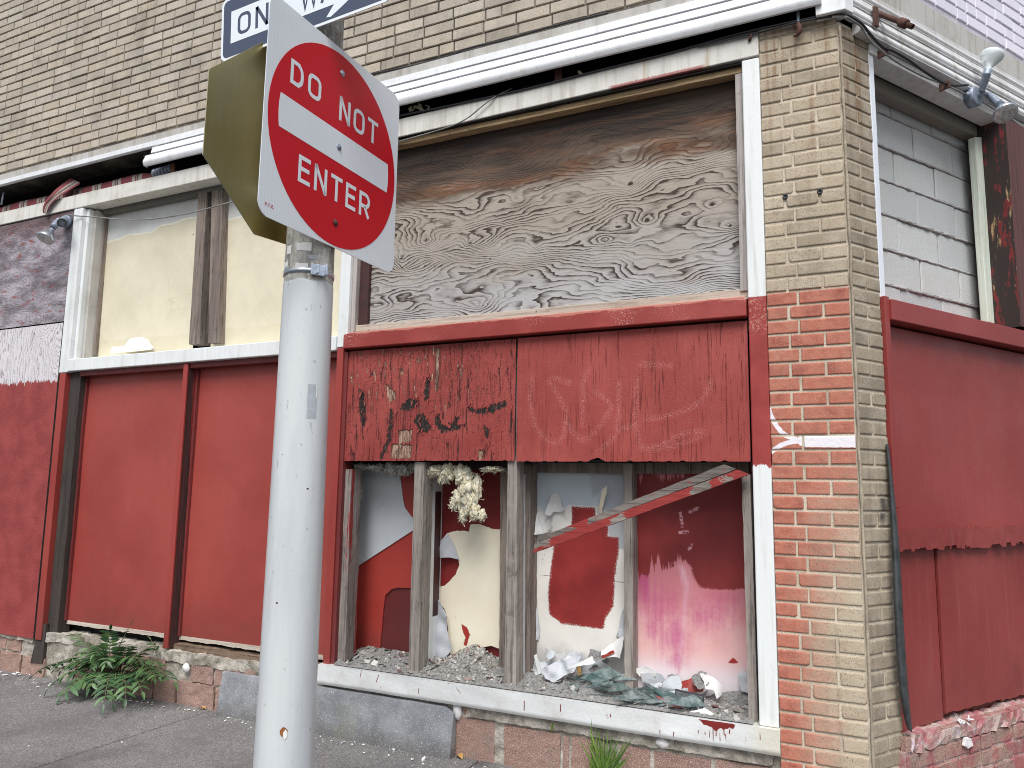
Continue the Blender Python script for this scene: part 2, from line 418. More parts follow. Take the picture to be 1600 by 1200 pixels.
def ply_big():
    t = NT('weathered bare plywood'); o = t.xyz()
    X, Z = o[0], o[2]
    warp = t.noise(1, 2, .45, t.vec(1.25, 1, 2.9)); w2 = t.noise(1, 3, .5, t.vec(4.2, 1, 13))
    g = t.m_('MULTIPLY', Z, 34.0)
    g = t.m_('MULTIPLY_ADD', warp, 25.0, g); g = t.m_('MULTIPLY_ADD', w2, 4.4, g)
    g = t.m_('ADD', g, t.attr('knot'))
    fr = t.m_('FRACT', g)
    soft = t.ramp(fr, [(0, .0), (.30, .08), (.62, .42), (.84, 1.0), (.94, 1.0), (1.0, .0)])
    fib = t.noise(1, 4, .65, t.vec(16, 1, 210))
    vary = t.rng(t.noise(1, 3, .55, t.vec(3.0, 1, 9)), .34, .66)
    line = t.m_('MULTIPLY', soft, t.m_('MULTIPLY_ADD', vary, .95, .30))
    line = t.m_('ADD', line, t.m_('MULTIPLY', t.m_('SUBTRACT', fib, .47), .9), clamp=True)
    pale = t.mix(t.rng(Z, 2.35, 3.0), C(166, 166, 168), C(156, 148, 137))
    pale = t.mix(t.m_('MULTIPLY', t.rng(t.noise(1, 4, .6, t.vec(1.5, 1, 5)), .42, .68), .5), pale, C(150, 138, 124))
    c = t.mix(line, pale, C(60, 50, 44)); c = t.mix(t.rng(t.voro(5.5), .035, .025), c, C(44, 38, 36))
    kn = t.attr('eye'); c = t.mix(t.rng(kn, .35, .75), c, C(44, 30, 24))
    # damp stain soaked down from the head, plus overhang shade painted in brown-black
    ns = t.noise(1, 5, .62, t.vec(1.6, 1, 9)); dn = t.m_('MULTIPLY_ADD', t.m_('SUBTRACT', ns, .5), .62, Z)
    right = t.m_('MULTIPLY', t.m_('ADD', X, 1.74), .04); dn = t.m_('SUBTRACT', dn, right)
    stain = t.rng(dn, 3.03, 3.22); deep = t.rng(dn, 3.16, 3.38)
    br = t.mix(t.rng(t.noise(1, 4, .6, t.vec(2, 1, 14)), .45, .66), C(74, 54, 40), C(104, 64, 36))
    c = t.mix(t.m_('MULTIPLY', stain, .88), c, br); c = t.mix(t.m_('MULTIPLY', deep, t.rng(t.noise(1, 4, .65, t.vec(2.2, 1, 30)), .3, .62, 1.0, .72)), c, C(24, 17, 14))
    sp = t.m_('MULTIPLY', t.rng(t.noise(1, 3, .7, t.vec(60, 1, 200)), .54, .66), t.rng(dn, 2.85, 3.1))
    h = t.m_('ADD', t.m_('MULTIPLY', line, -1.0), t.m_('MULTIPLY', fib, .6))
    return t.out(c, .86, normal=t.bump(h, .55, .004))
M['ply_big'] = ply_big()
def ply_left():
    t = NT('purple grey weathered plywood'); o = t.xyz(); Z = o[2]
    g = t.m_('MULTIPLY_ADD', t.noise(1, 3, .5, t.vec(2.6, 1, 5)), 16, t.m_('MULTIPLY', Z, 15)); g = t.m_('ADD', g, t.attr('knot'))
    line = t.ramp(t.m_('FRACT', g), [(0, 0.0), (.5, .15), (.85, 1.0), (1, 0.0)])
    fib = t.noise(1, 4, .7, t.vec(12, 1, 150)); line = t.m_('ADD', t.m_('MULTIPLY', line, .38), t.m_('MULTIPLY', t.m_('SUBTRACT', fib, .45), .9), clamp=True)
    c = t.mix(t.rng(t.noise(1, 4, .65, t.vec(3, 1, 8)), .35, .66), C(164, 158, 166), C(98, 90, 97))
    c = t.mix(line, c, C(64, 54, 58))
    k = t.rng(t.m_('ADD', t.noise(1, 6, .72, t.vec(7, 1, 20)), t.m_('MULTIPLY', t.attr('eye'), .2)), .57, .61)
    c = t.mix(t.m_('MULTIPLY', k, .8), c, C(124, 58, 52))
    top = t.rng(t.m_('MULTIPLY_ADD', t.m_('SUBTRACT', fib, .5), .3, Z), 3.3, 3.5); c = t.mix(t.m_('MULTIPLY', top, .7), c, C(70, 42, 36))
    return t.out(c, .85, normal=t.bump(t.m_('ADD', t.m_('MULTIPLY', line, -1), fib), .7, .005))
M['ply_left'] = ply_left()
def ply_half():
    """bare pale veneer above, red paint below a ragged brush edge"""
    t = NT('half painted plywood'); Z = t.xyz()[2]
    g = t.m_('MULTIPLY_ADD', t.noise(1, 3, .5, t.vec(7, 1, 1.6)), 12, t.m_('MULTIPLY', t.xyz()[0], 26)); g = t.m_('ADD', g, t.attr('knot'))
    line = t.ramp(t.m_('FRACT', g), [(0, 0.0), (.6, .1), (.88, 1.0), (1, 0.0)])
    fib = t.noise(1, 4, .7, t.vec(150, 1, 7))
    c = t.mix(t.m_('MULTIPLY', t.m_('ADD', line, t.m_('SUBTRACT', fib, .5), clamp=True), .75), C(200, 196, 200), C(120, 112, 116))
    drip = t.rng(t.noise(1, 5, .7, t.vec(24, 1, 4)), .60, .64); c = t.mix(t.m_('MULTIPLY', drip, t.rng(Z, 2.25, 2.6)), c, C(118, 48, 46))
    n = t.noise(1, 4, .6, t.vec(60, 1, 9)); red = t.mix(t.rng(t.noise(6, 5), .35, .7), C(124, 47, 46), C(142, 60, 58))
    k = t.mask(t.m_('SUBTRACT', 2.17, Z), .07, .005, n)
    red = t.mix(t.m_('MULTIPLY', t.rng(t.noise(110, 3), .62, .68), t.rng(Z, 1.6, 2.2, .1, .8)), red, C(70, 24, 26))
    c = t.mix(k, c, red)
    return t.out(c, .68, normal=t.bump(t.m_('ADD', t.m_('MULTIPLY', fib, .6), t.noise(80, 4)), .65, .005))
M['ply_half'] = ply_half()

def ply_red(name, damage):
    """red painted plywood, vertical grain checks; attributes: tag (faint spray), dmg (rot)"""
    t = NT(name); o = t.xyz(); X, Z = o[0], o[2]
    wv = t.noise(1, 2, .5, t.vec(5, 1, 2)); vv = t.vadd(t.vec(150, 1, 5.0), t.mix(1.0, (0, 0, 0, 1), wv))
    chk = t.noise(1, 4, .6, vv)
    area = t.attr('check')
    pat = t.rng(t.noise(1, 4, .65, t.vec(6, 1, 3)), .40, .66)
    crack = t.m_('MULTIPLY', t.m_('MULTIPLY', t.rng(chk, .55, .66), area), pat)
    c = t.mix(t.rng(t.noise(3, 5, .6), .35, .68), C(133, 51, 46), C(149, 65, 59))
    c = t.mix(t.m_('MULTIPLY', t.rng(t.noise(1, 5, .7, t.vec(120, 1, 5)), .5, .75), .3), c, C(172, 90, 84))
    c = t.mix(t.m_('MULTIPLY', crack, .8), c, C(66, 22, 20))
    sp = t.rng(t.noise(210, 2, .7), .53, .60)
    tg = t.rng(t.attr('tag'), .026, .0); tg = t.m_('MULTIPLY', tg, sp)
    c = t.mix(t.m_('MULTIPLY', tg, .42), c, C(206, 150, 146))
    nail = t.rng(t.voro(7.5), .045, .03); c = t.mix(nail, c, C(52, 22, 22))
    h = t.m_('MULTIPLY_ADD', crack, -1.2, t.m_('MULTIPLY', t.noise(120, 3), .3))
    if damage:
        d = t.attr('dmg'); rag = t.noise(1, 6, .75, t.vec(48, 1, 9)); rag2 = t.noise(1, 5, .7, t.vec(60, 1, 26))
        pale = t.m_('MULTIPLY', t.rng(rag, .57, .60), t.rng(Z, 1.7, 2.15, 0.0, .95))
        c = t.mix(t.m_('MULTIPLY', pale, t.rng(t.xyz()[0], -1.79, -2.24)), c, t.mix(t.rng(rag2, .4, .6), C(206, 186, 156), C(98, 84, 72)))
        split = t.m_('MULTIPLY', t.rng(t.noise(1, 5, .75, t.vec(34, 1, 4.2)), .575, .62), t.rng(t.noise(1, 3, .6, t.vec(5, 1, 4)), .40, .52))
        c = t.mix(t.m_('MULTIPLY', split, .9), c, C(40, 22, 20))
        flake = t.m_('MULTIPLY', t.rng(t.noise(1, 6, .8, t.vec(40, 1, 75)), .58, .63), t.rng(t.noise(1, 3, .6, t.vec(6, 1, 7)), .47, .58))
        c = t.mix(t.m_('MULTIPLY', flake, .85), c, C(52, 26, 22)); h = t.m_('MULTIPLY_ADD', t.m_('ADD', split, flake), -1.5, h)
        dk = t.mask(d, .045, .004, rag2)
        c = t.mix(dk, c, t.mix(t.rng(t.noise(90, 3), .5, .7), C(26, 18, 17), C(84, 66, 54)))
        pk = t.mask(t.attr('bare'), .02, .004, rag)
        c = t.mix(pk, c, t.mix(t.rng(t.noise(1, 4, .6, t.vec(60, 1, 10)), .4, .6), C(168, 142, 120), C(104, 66, 58)))
        h = t.m_('ADD', h, t.m_('MULTIPLY', t.m_('ADD', t.m_('ADD', dk, pk), pale), -2.0))
    return t.out(c, .62, normal=t.bump(h, .9, .006))
M['ply_red'] = ply_red('red plywood with faint spray', False)
M['ply_rot'] = ply_red('rotting red plywood', True)

def plaster(name, a, b, crackc, stain=.3):
    t = NT(name); n = t.noise(2.2, 6, .65)
    c = t.mix(t.rng(n, .35, .7), a, b)
    cr = t.rng(t.m_('ADD', t.voro(3.2, t.vadd(t.pos, t.mix(.08, (0, 0, 0, 1), t.noise(5, 4))), 'DISTANCE_TO_EDGE'), t.m_('MULTIPLY', t.rng(t.noise(1.7, 2), .45, .5), .1)), .006, .001)
    c = t.mix(t.m_('MULTIPLY', cr, .55), c, crackc)
    c = t.mix(t.m_('MULTIPLY', t.rng(t.noise(1, 5, .7, t.vec(4, 4, 1.6)), .52, .78), stain), c, crackc)
    c = t.mix(t.m_('MULTIPLY', t.rng(t.noise(210, 2), .66, .7), .4), c, crackc)
    return t.out(c, .8, normal=t.bump(t.noise(40, 5), .12, .005))
M['cream'] = plaster('cream board', C(222, 213, 190), C(208, 200, 177), C(168, 156, 126))
def cream_peel():
    t = NT('cream board with bare top'); n = t.noise(7, 6, .7)
    base = t.mix(t.rng(t.noise(2.2, 5, .65), .35, .7), C(207, 200, 178), C(193, 186, 164))
    cr = t.rng(t.voro(2.6, t.vadd(t.pos, t.mix(.1, (0, 0, 0, 1), t.noise(5, 4))), 'DISTANCE_TO_EDGE'), .005, .001)
    base = t.mix(t.m_('MULTIPLY', cr, .4), base, C(168, 156, 126))
    low = t.mask(t.attr('low'), .02, .004, n); base = t.mix(t.m_('MULTIPLY', low, .3), base, C(186, 178, 148))
    k = t.mask(t.attr('bare'), .022, .003, n)
    rim = t.mask(t.m_('ADD', t.attr('bare'), .012), .022, .003, n)
    c = t.mix(t.m_('MULTIPLY', rim, .8), base, C(232, 228, 210)); c = t.mix(k, c, t.mix(t.rng(t.noise(5, 4), .4, .6), C(192, 194, 190), C(204, 206, 204)))
    c = t.mix(t.rng(t.attr('split'), .004, .002), c, C(50, 44, 38))
    return t.out(c, .75, normal=t.bump(t.m_('ADD', k, t.m_('MULTIPLY', t.noise(40, 4), .2)), .25, .004))
M['cream_peel'] = cream_peel()
M['cream_sheet'] = plaster('cream paper board', C(226, 216, 194), C(216, 204, 182), C(176, 160, 138), .15)
M['grey_board'] = plaster('pale grey board', C(184, 190, 194), C(174, 180, 186), C(134, 138, 144), .25)
M['torn_paper'] = plaster('torn grey paper', C(186, 189, 194), C(160, 164, 170), C(104, 106, 112), .5)
M['white_scrap'] = plaster('white board scrap', C(214, 214, 212), C(198, 198, 198), C(140, 134, 128), .4)
M['maroon'] = red_paint('maroon backing', C(84, 30, 32), C(96, 36, 37), bumps=.2)
M['brick_red'] = red_paint('orange red sheet', C(146, 46, 38), C(156, 54, 46), bumps=.12, rough=.55)
M['red_back'] = red_paint('deep red backing', C(118, 32, 31), C(130, 39, 37), bumps=.15)
def smear():
    t = NT('cream sheet with red smear'); n = t.noise(30, 6, .7)
    c = t.mix(t.rng(t.noise(2.4, 5), .35, .7), C(228, 218, 198), C(216, 206, 186))
    c = t.mix(t.rng(t.attr('crack'), .0025, .001), c, C(120, 104, 88))
    k = t.mask(t.attr('smear'), .012, .003, n); c = t.mix(k, c, C(150, 42, 36))
    return t.out(c, .75, normal=t.bump(n, .12, .004))
M['smear'] = smear()
def cell_c():
    t = NT('patched board'); n = t.noise(46, 6, .75); nb = t.noise(1, 5, .7, t.vec(30, 1, 80)); big = t.noise(9, 5, .65)
    c = t.mix(t.rng(t.noise(2.2, 5, .6), .35, .7), C(224, 220, 212), C(206, 204, 200))
    top = t.mask(t.attr('top'), .02, .003, big); c = t.mix(top, c, t.mix(t.rng(t.noise(3, 4), .4, .6), C(186, 196, 202), C(176, 186, 194)))
    tr = t.mask(t.attr('topgrey'), .01, .01, big); c = t.mix(t.m_('MULTIPLY', tr, .8), c, C(158, 164, 172))
    k = t.mask(t.attr('red'), .016, .004, t.m_('MULTIPLY_ADD', nb, .5, t.m_('MULTIPLY', n, .5)))
    k = t.m_('MULTIPLY', k, t.rng(t.m_('ADD', t.noise(150, 4, .8), t.m_('MULTIPLY', t.attr('red'), 8)), .44, .5))
    c = t.mix(k, c, t.mix(t.rng(t.noise(6, 4), .35, .65), C(128, 32, 32), C(144, 42, 40)))
    c = t.mix(t.rng(t.attr('crack'), .0026, .001), c, C(86, 60, 54))
    ds = t.rng(t.m_('ADD', t.attr('low'), t.m_('MULTIPLY', t.m_('SUBTRACT', big, .5), .2)), 0, .1); c = t.mix(t.m_('MULTIPLY', ds, .5), c, C(150, 148, 146))
    return t.out(c, .72, normal=t.bump(t.m_('ADD', t.m_('MULTIPLY', top, .8), t.m_('ADD', n, big)), .2, .004))
M['cell_c'] = cell_c()
def cell_d():
    t = NT('pink washed board'); o = t.xyz(); X, Z = o[0], o[2]
    n = t.noise(40, 5, .75); st = t.noise(1, 5, .7, t.vec(40, 1, 2.2)); bl = t.noise(6, 5, .65)
    c = t.mix(t.rng(Z, .45, .62), C(214, 206, 210), C(216, 172, 170))
    c = t.mix(t.rng(t.m_('MULTIPLY_ADD', bl, .4, Z), .78, 1.12), c, C(190, 116, 124))
    mg = t.m_('ADD', t.attr('mag'), t.m_('MULTIPLY', t.m_('SUBTRACT', t.m_('MULTIPLY_ADD', st, .6, t.m_('MULTIPLY', n, .4)), .5), 1.6))
    c = t.mix(t.m_('MULTIPLY', t.rng(mg, .2, .95), .8), c, C(176, 66, 122))
    pale = t.rng(t.m_('ADD', t.attr('pale'), t.m_('MULTIPLY', t.m_('SUBTRACT', st, .5), .08)), .0, .06)
    c = t.mix(t.m_('MULTIPLY', pale, .7), c, C(222, 190, 206))
    rb = t.m_('ADD', t.attr('red'), t.m_('MULTIPLY', t.m_('SUBTRACT', st, .5), t.rng(X, -.79, -.94, .03, .36)))
    k = t.m_('MULTIPLY', t.rng(rb, -.006, .008), t.rng(t.m_('ADD', n, t.m_('MULTIPLY', t.attr('red'), 6)), .36, .46))
    red = t.mix(t.rng(t.noise(4, 4), .35, .65), C(112, 30, 32), C(128, 38, 39))
    mk = t.m_('MULTIPLY', t.rng(t.attr('mark'), .012, .004), t.rng(t.noise(80, 3), .42, .52)); red = t.mix(t.m_('MULTIPLY', mk, .7), red, C(222, 170, 180))
    c = t.mix(k, c, red)
    c = t.mix(t.mask(t.attr('chip'), .008, .002, n), c, C(150, 44, 38))
    return t.out(c, .6, normal=t.bump(t.m_('ADD', n, bl), .12, .004))
M['cell_d'] = cell_d()

def simple(name, a, b=None, scale=20, rough=.7, metal=0.0, bump=.2, detail=4, bd=.004, **kw):
    t = NT(name); n = t.noise(scale, detail, .65); c = t.mix(t.rng(n, .35, .68), a, b or a)
    return t.out(c, rough, metal, t.bump(t.noise(scale*4, 4), bump, bd) if bump else None, **kw)
M['dark'] = simple('recess shade black', C(22, 20, 19), C(12, 11, 10), 12, .95)  # near-black colour paints in the shade inside recesses and behind boards
M['debris_dark'] = simple('rotten grime', C(74, 60, 46), C(34, 28, 24), 50, .95, bump=.8, bd=.01)
M['steel'] = simple('bright galvanised steel', C(196, 202, 212), C(170, 178, 190), 30, .32, .85, .05)
M['galv'] = simple('grey cast metal', C(140, 150, 164), C(118, 128, 142), 25, .5, .4, .2)
M['rust'] = simple('rusty iron', C(96, 66, 56), C(66, 48, 44), 60, .85, .2, .7)
M['rust_orange'] = simple('orange rust', C(146, 88, 44), C(104, 64, 40), 40, .9, 0, .7)
M['rubber'] = simple('black weather strip', C(62, 66, 68), C(40, 43, 46), 20, .55)
M['cable_black'] = simple('black cable', C(34, 35, 40), None, 20, .5)
M['cable_grey'] = simple('grey cable', C(128, 128, 128), C(104, 104, 102), 20, .6)
M['maroon_trim'] = simple('dark maroon trim', C(66, 34, 34), C(50, 30, 30), 20, .6)
M['insul'] = simple('cream mineral wool', C(238, 230, 206), C(222, 208, 172), 60, .95, bump=.9, bd=.008)
M['insul_grey'] = simple('grey white wool', C(206, 206, 198), C(168, 166, 158), 60, .95, bump=.9, bd=.012)
M['plastic_blk'] = simple('black plastic', C(36, 38, 42), C(46, 48, 54), 20, .3)
M['screen'] = simple('dusty dark glass', C(70, 74, 76), C(92, 96, 96), 30, .2)
def glass():
    t = NT('broken green glass'); n = t.noise(14, 5, .7)
    c = t.mix(t.rng(n, .4, .68), C(78, 100, 98), C(150, 162, 162))
    return t.out(c, t.rng(n, .3, .7, .05, .3), 0, Alpha=.55)
M['glass'] = glass()
def rubble():
    t = NT('plaster rubble'); c = t.ramp(t.island, [(0, C(120, 120, 114)), (.45, C(150, 148, 140)), (.8, C(176, 176, 174)), (.92, C(208, 206, 200)), (.97, C(120, 54, 50)), (1, C(82, 80, 76))])
    c = t.mix(t.m_('MULTIPLY', t.noise(90, 4), .5), c, C(110, 106, 98))
    return t.out(c, .95, normal=t.bump(t.noise(150, 4), .8, .004))
M['rubble'] = rubble()
M['dust'] = simple('grey plaster dust', C(156, 156, 156), C(118, 116, 112), 60, .95, bump=1.0, bd=.01)
def sill():
    t = NT('dented white sill'); o = t.xyz(); Z, X = o[2], o[0]
    c = t.mix(t.m_('MULTIPLY', t.rng(t.noise(6, 6, .7), .48, .72), .3), C(220, 223, 224), C(170, 164, 150))
    sc = t.rng(t.noise(1, 4, .7, t.vec(46, 46, 14)), .7, .74); c = t.mix(t.m_('MULTIPLY', sc, .6), c, C(118, 110, 102))
    c = t.mix(t.rng(t.attr('drip'), .0035, .002), c, C(120, 38, 36))
    c = t.mix(t.mask(t.attr('edge'), .008, .002, t.noise(50, 4)), c, C(122, 42, 40))
    yl = t.m_('MULTIPLY', t.rng(X, -.56, -.39), .5); c = t.mix(yl, c, C(200, 190, 158))
    return t.out(c, .3, .25, normal=t.bump(t.m_('ADD', t.m_('MULTIPLY', t.noise(7, 3), 3), t.noise(60, 3)), .16, .01))
M['sill'] = sill()
def granular(name, wash=False):
    t = NT(name); c = t.ramp(t.island, [(0, C(134, 104, 94)), (.5, C(148, 118, 108)), (1, C(126, 98, 92))])
    c = t.mix(t.rng(t.noise(230, 2, .7), .44, .62), c, C(172, 146, 134)); c = t.mix(t.m_('MULTIPLY', t.rng(t.noise(280, 2), .58, .66), .8), c, C(78, 56, 52))
    c = t.mix(t.m_('MULTIPLY', t.rng(t.noise(5, 6, .7), .52, .72), .55), c, C(120, 116, 110))
    if wash:
        c = t.mix(t.m_('MULTIPLY', t.rng(t.noise(8, 5, .7), .42, .62), .8), c, C(150, 78, 84)); c = t.mix(t.rng(t.noise(11, 6, .75), .62, .67), c, C(196, 180, 190))
    return t.out(c, .95, normal=t.bump(t.m_('ADD', t.noise(240, 3), t.noise(30, 4)), .9, .005))
M['base_block'] = granular('pink granular block'); M['base_wash'] = granular('red washed base brick', True)
def mortar_rough():
    t = NT('smeared grey mortar'); n = t.noise(8, 6, .7)
    c = t.mix(t.rng(n, .4, .62), C(128, 122, 112), C(176, 170, 160)); c = t.mix(t.m_('MULTIPLY', t.rng(t.noise(40, 4), .55, .7), .4), c, C(92, 86, 80))
    return t.out(c, .95, normal=t.bump(t.m_('ADD', t.noise(30, 6, .7), n), 1.0, .012))
M['mortar_rough'] = mortar_rough()
def mortar_pink():
    t = NT('pink washed mortar'); n = t.noise(8, 6, .7)
    c = t.mix(t.rng(n, .4, .62), C(176, 160, 152), C(160, 100, 104)); c = t.mix(t.rng(t.noise(14, 5, .7), .58, .64), c, C(190, 176, 186))
    return t.out(c, .9, normal=t.bump(t.m_('ADD', t.noise(30, 6, .7), n), 1.0, .012))
M['mortar_pink'] = mortar_pink()
def slab():
    t = NT('blue grey stone kerb'); Z = t.xyz()[2]
    c = t.mix(t.rng(t.noise(5, 6, .7), .36, .66), C(108, 111, 116), C(136, 138, 142)); c = t.mix(t.m_('MULTIPLY', t.rng(t.m_('MULTIPLY_ADD', t.noise(30, 5, .7), .16, Z), .2, .08), .7), c, C(86, 82, 78))
    c = t.mix(t.m_('MULTIPLY', t.rng(t.noise(170, 2), .6, .68), .6), c, C(196, 198, 200)); c = t.mix(t.m_('MULTIPLY', t.rng(t.noise(3.5, 4), .58, .7), .3), c, C(112, 114, 92))
    return t.out(c, .8, normal=t.bump(t.noise(120, 5), .5, .004))
M['slab'] = slab()
def pavement():
    t = NT('exposed aggregate pavement'); f = t.voro(210, out='Color'); sep = t.n('ShaderNodeSeparateColor'); t.put(sep.inputs[0], f)
    c = t.ramp(sep.outputs[0], [(0, C(80, 79, 81)), (.4, C(106, 105, 105)), (.75, C(122, 120, 119)), (1, C(150, 147, 144))])
    c = t.mix(t.m_('MULTIPLY', t.rng(t.noise(2.0, 6, .65), .38, .7), .55), c, C(84, 82, 84))
    c = t.mix(t.m_('MULTIPLY', t.rng(t.noise(700, 1), .5, .7), .35), c, C(150, 142, 134))
    c = t.mix(t.m_('MULTIPLY', t.rng(t.noise(9, 5, .7), .56, .74), .45), c, C(146, 142, 138))
    c = t.mix(t.m_('MULTIPLY', t.rng(t.noise(1.3, 4, .6), .55, .68), .5), c, C(66, 64, 66))
    return t.out(c, .9, normal=t.bump(t.m_('ADD', t.voro(210), t.noise(90, 4)), .7, .004))
M['pavement'] = pavement()
def asphalt():
    t = NT('asphalt'); c = t.mix(t.rng(t.noise(180, 3), .4, .65), (.04, .04, .042, 1), (.075, .073, .07, 1))
    return t.out(c, .9, normal=t.bump(t.noise(160, 3), .5, .004))
M['asphalt'] = asphalt()
def pole_paint():
    t = NT('grey painted steel pole'); Z = t.xyz()[2]
    raw = t.mix(t.rng(t.noise(1, 5, .7, t.vec(26, 26, 9)), .38, .64), C(160, 158, 152), C(118, 114, 108)); raw = t.mix(t.m_('MULTIPLY', t.rng(t.noise(1, 4, .7, t.vec(70, 70, 30)), .54, .64), .6), raw, C(206, 204, 198))
    c = t.mix(t.rng(t.noise(1, 5, .6, t.vec(14, 14, 1.5)), .35, .7), C(190, 194, 196), C(178, 183, 187))
    c = t.mix(t.m_('MULTIPLY', t.rng(t.noise(1, 5, .7, t.vec(60, 60, 22)), .64, .70), .6), c, C(120, 116, 112)); c = t.mix(t.m_('MULTIPLY', t.rng(t.noise(1, 5, .7, t.vec(20, 20, 1.2)), .55, .75), .4), c, C(150, 146, 142))
    k = t.rng(t.m_('MULTIPLY_ADD', t.m_('SUBTRACT', t.noise(24, 4), .5), .02, Z), 2.128, 2.134)
    return t.out(t.mix(k, c, raw), t.rng(k, 0, 1, .28, .7), 0.0, t.bump(t.noise(40, 4), .12, .004))
M['pole'] = pole_paint()
def sheeting(name, col, stripes=False, spec=.35):
    t = NT(name); n = t.noise(5, 4); c = t.mix(t.m_('MULTIPLY', t.rng(n, .4, .7), .12), col, tuple(x*.72 for x in col[:3])+(1,))
    c = t.mix(t.m_('MULTIPLY', t.rng(t.noise(120, 3), .7, .74), .3), c, C(120, 110, 104))
    if stripes:
        y = t.m_('FRACT', t.m_('MULTIPLY', t.xyz()[1], 70)); c = t.mix(t.m_('MULTIPLY', t.rng(t.m_('ABSOLUTE', t.m_('SUBTRACT', y, .5)), .36, .48), .10), c, C(120, 124, 134))
    return t.out(c, .3, normal=t.bump(t.noise(2.5, 3), .03, .02), Specular_IOR_Level=spec)
M['sign_white'] = sheeting('white sign sheeting', C(212, 218, 228), True)
M['sign_red'] = sheeting('red sign sheeting', C(186, 16, 32), spec=.2)
M['sign_black'] = sheeting('slate sign ink', C(66, 75, 94), spec=.4)
M['sign_redink'] = simple('red ink', C(176, 40, 50))
def stop_back():
    t = NT('bare alloy sign back'); br = t.noise(1, 3, .6, t.vec(160, 160, 5.0)); n = t.noise(2.2, 3)
    c = t.mix(t.rng(n, .35, .65), C(172, 158, 98), C(160, 150, 112)); c = t.mix(t.m_('MULTIPLY', t.rng(br, .4, .7), .12), c, C(190, 184, 150))
    return t.out(c, t.rng(n, .3, .7, .2, .42), 1.0, t.bump(n, .05, .02))
M['stop_back'] = stop_back()
def leafm(name, a, b, d):
    t = NT(name); c = t.ramp(t.island, [(0, d), (.4, a), (1, b)]); c = t.mix(t.m_('MULTIPLY', t.noise(60, 3), .4), c, a)
    return t.out(c, .45, normal=t.bump(t.noise(120, 3), .25, .003), Transmission_Weight=0.0)
M['leaf'] = leafm('weed leaf', C(58, 88, 54), C(88, 118, 68), C(36, 60, 42))
M['grass'] = leafm('grass blade', C(92, 122, 52), C(124, 146, 70), C(60, 88, 40))
M['dry_leaf'] = leafm('dry leaf', C(170, 132, 76), C(190, 156, 100), C(120, 88, 56))
M['stem'] = simple('weed stem', C(96, 100, 66), C(84, 74, 58), 30)
def stripes():
    t = NT('striped awning cloth'); X = t.attr('u'); fr = t.m_('FRACT', t.m_('MULTIPLY', X, 4.3))
    c = t.ramp(fr, [(0, C(118, 54, 60)), (.46, C(118, 54, 60)), (.48, C(150, 146, 138)), (.60, C(150, 146, 138)), (.615, C(112, 52, 58)), (.65, C(112, 52, 58)), (.665, C(140, 136, 128)), (.70, C(140, 136, 128)), (.715, C(70, 50, 52)), (.75, C(70, 50, 52)), (.77, C(150, 146, 138)), (.9, C(150, 146, 138)), (.92, C(118, 54, 60))], 'CONSTANT')
    c = t.mix(t.m_('MULTIPLY', t.rng(t.noise(8, 5, .7), .4, .7), .5), c, C(70, 56, 54))
    return t.out(c, .9, normal=t.bump(t.noise(60, 4), .3, .005))
M['stripes'] = stripes()
def cmu():
    t = NT('painted concrete block'); c = t.ramp(t.island, [(0, C(178, 181, 182)), (.5, C(188, 190, 189)), (1, C(170, 174, 176))])
    c = t.mix(t.m_('MULTIPLY', t.rng(t.noise(3, 5, .65), .45, .7), .3), c, C(178, 174, 164)); c = t.mix(t.m_('MULTIPLY', t.rng(t.noise(260, 2), .6, .66), .7), c, C(104, 108, 112))
    return t.out(c, .9, normal=t.bump(t.noise(220, 3), .6, .004))
M['cmu'] = cmu()
M['cmu_mortar'] = mortar_mat('squeezed mortar', C(168, 168, 168), C(150, 148, 146))
def lampglass(name, col, rough, metal):
    t = NT(name); return t.out(col, rough, metal, None, Coat_Weight=.6)
M['bulb_clear'] = lampglass('frosted lamp glass', C(214, 222, 232), .12, .25)
M['bulb_silver'] = lampglass('silvered lamp glass', C(176, 184, 196), .22, .75)
M['lens'] = simple('ribbed lens', C(196, 198, 196), C(150, 152, 152), 60, .2, .3, .5)
M['white_blob'] = simple('dried white filler', C(214, 212, 212), C(190, 188, 188), 30, .9, bump=.6)

M['stile_dark'] = wood('dark flank with red smears', C(78, 44, 42), C(58, 38, 36), C(28, 22, 21), red=-.03)
M['pole_ghost'] = simple('faded sticker ghost', C(162, 168, 174), C(150, 154, 160), 40, .5)

def header_mat():
    t = NT('stained header with red edge'); o = t.xyz(); X, Z = o[0], o[2]
    c = t.mix(t.m_('MULTIPLY', t.rng(t.noise(1, 5, .65, t.vec(26, 26, 1.6)), .46, .76), .5), C(202, 200, 194), C(138, 130, 116))
    c = t.mix(t.m_('MULTIPLY', t.rng(t.noise(3.4, 6, .7), .44, .72), .4), c, C(150, 146, 138))
    c = t.mix(t.m_('MULTIPLY', t.rng(t.noise(1, 4, .6, t.vec(9, 9, .5)), .64, .70), .55), c, C(164, 138, 84))
    up = t.rng(t.m_('MULTIPLY_ADD', t.m_('SUBTRACT', t.noise(30, 4), .5), .03, Z), 3.62, 3.67); c = t.mix(t.m_('MULTIPLY', up, .45), c, C(104, 98, 92))
    e = t.m_('SUBTRACT', t.m_('MULTIPLY_ADD', X, .010, 3.575), Z); k = t.m_('MULTIPLY', t.mask(e, .012, .002, t.noise(1, 4, .6, t.vec(90, 1, 30))), t.m_('MULTIPLY', t.rng(X, -1.16, -1.12), t.rng(X, -.62, -.66)))
    c = t.mix(t.m_('MULTIPLY', k, .85), c, C(150, 78, 76))
    return t.out(c, .6, normal=t.bump(t.noise(14, 5), .3, .008))
M['header'] = header_mat()
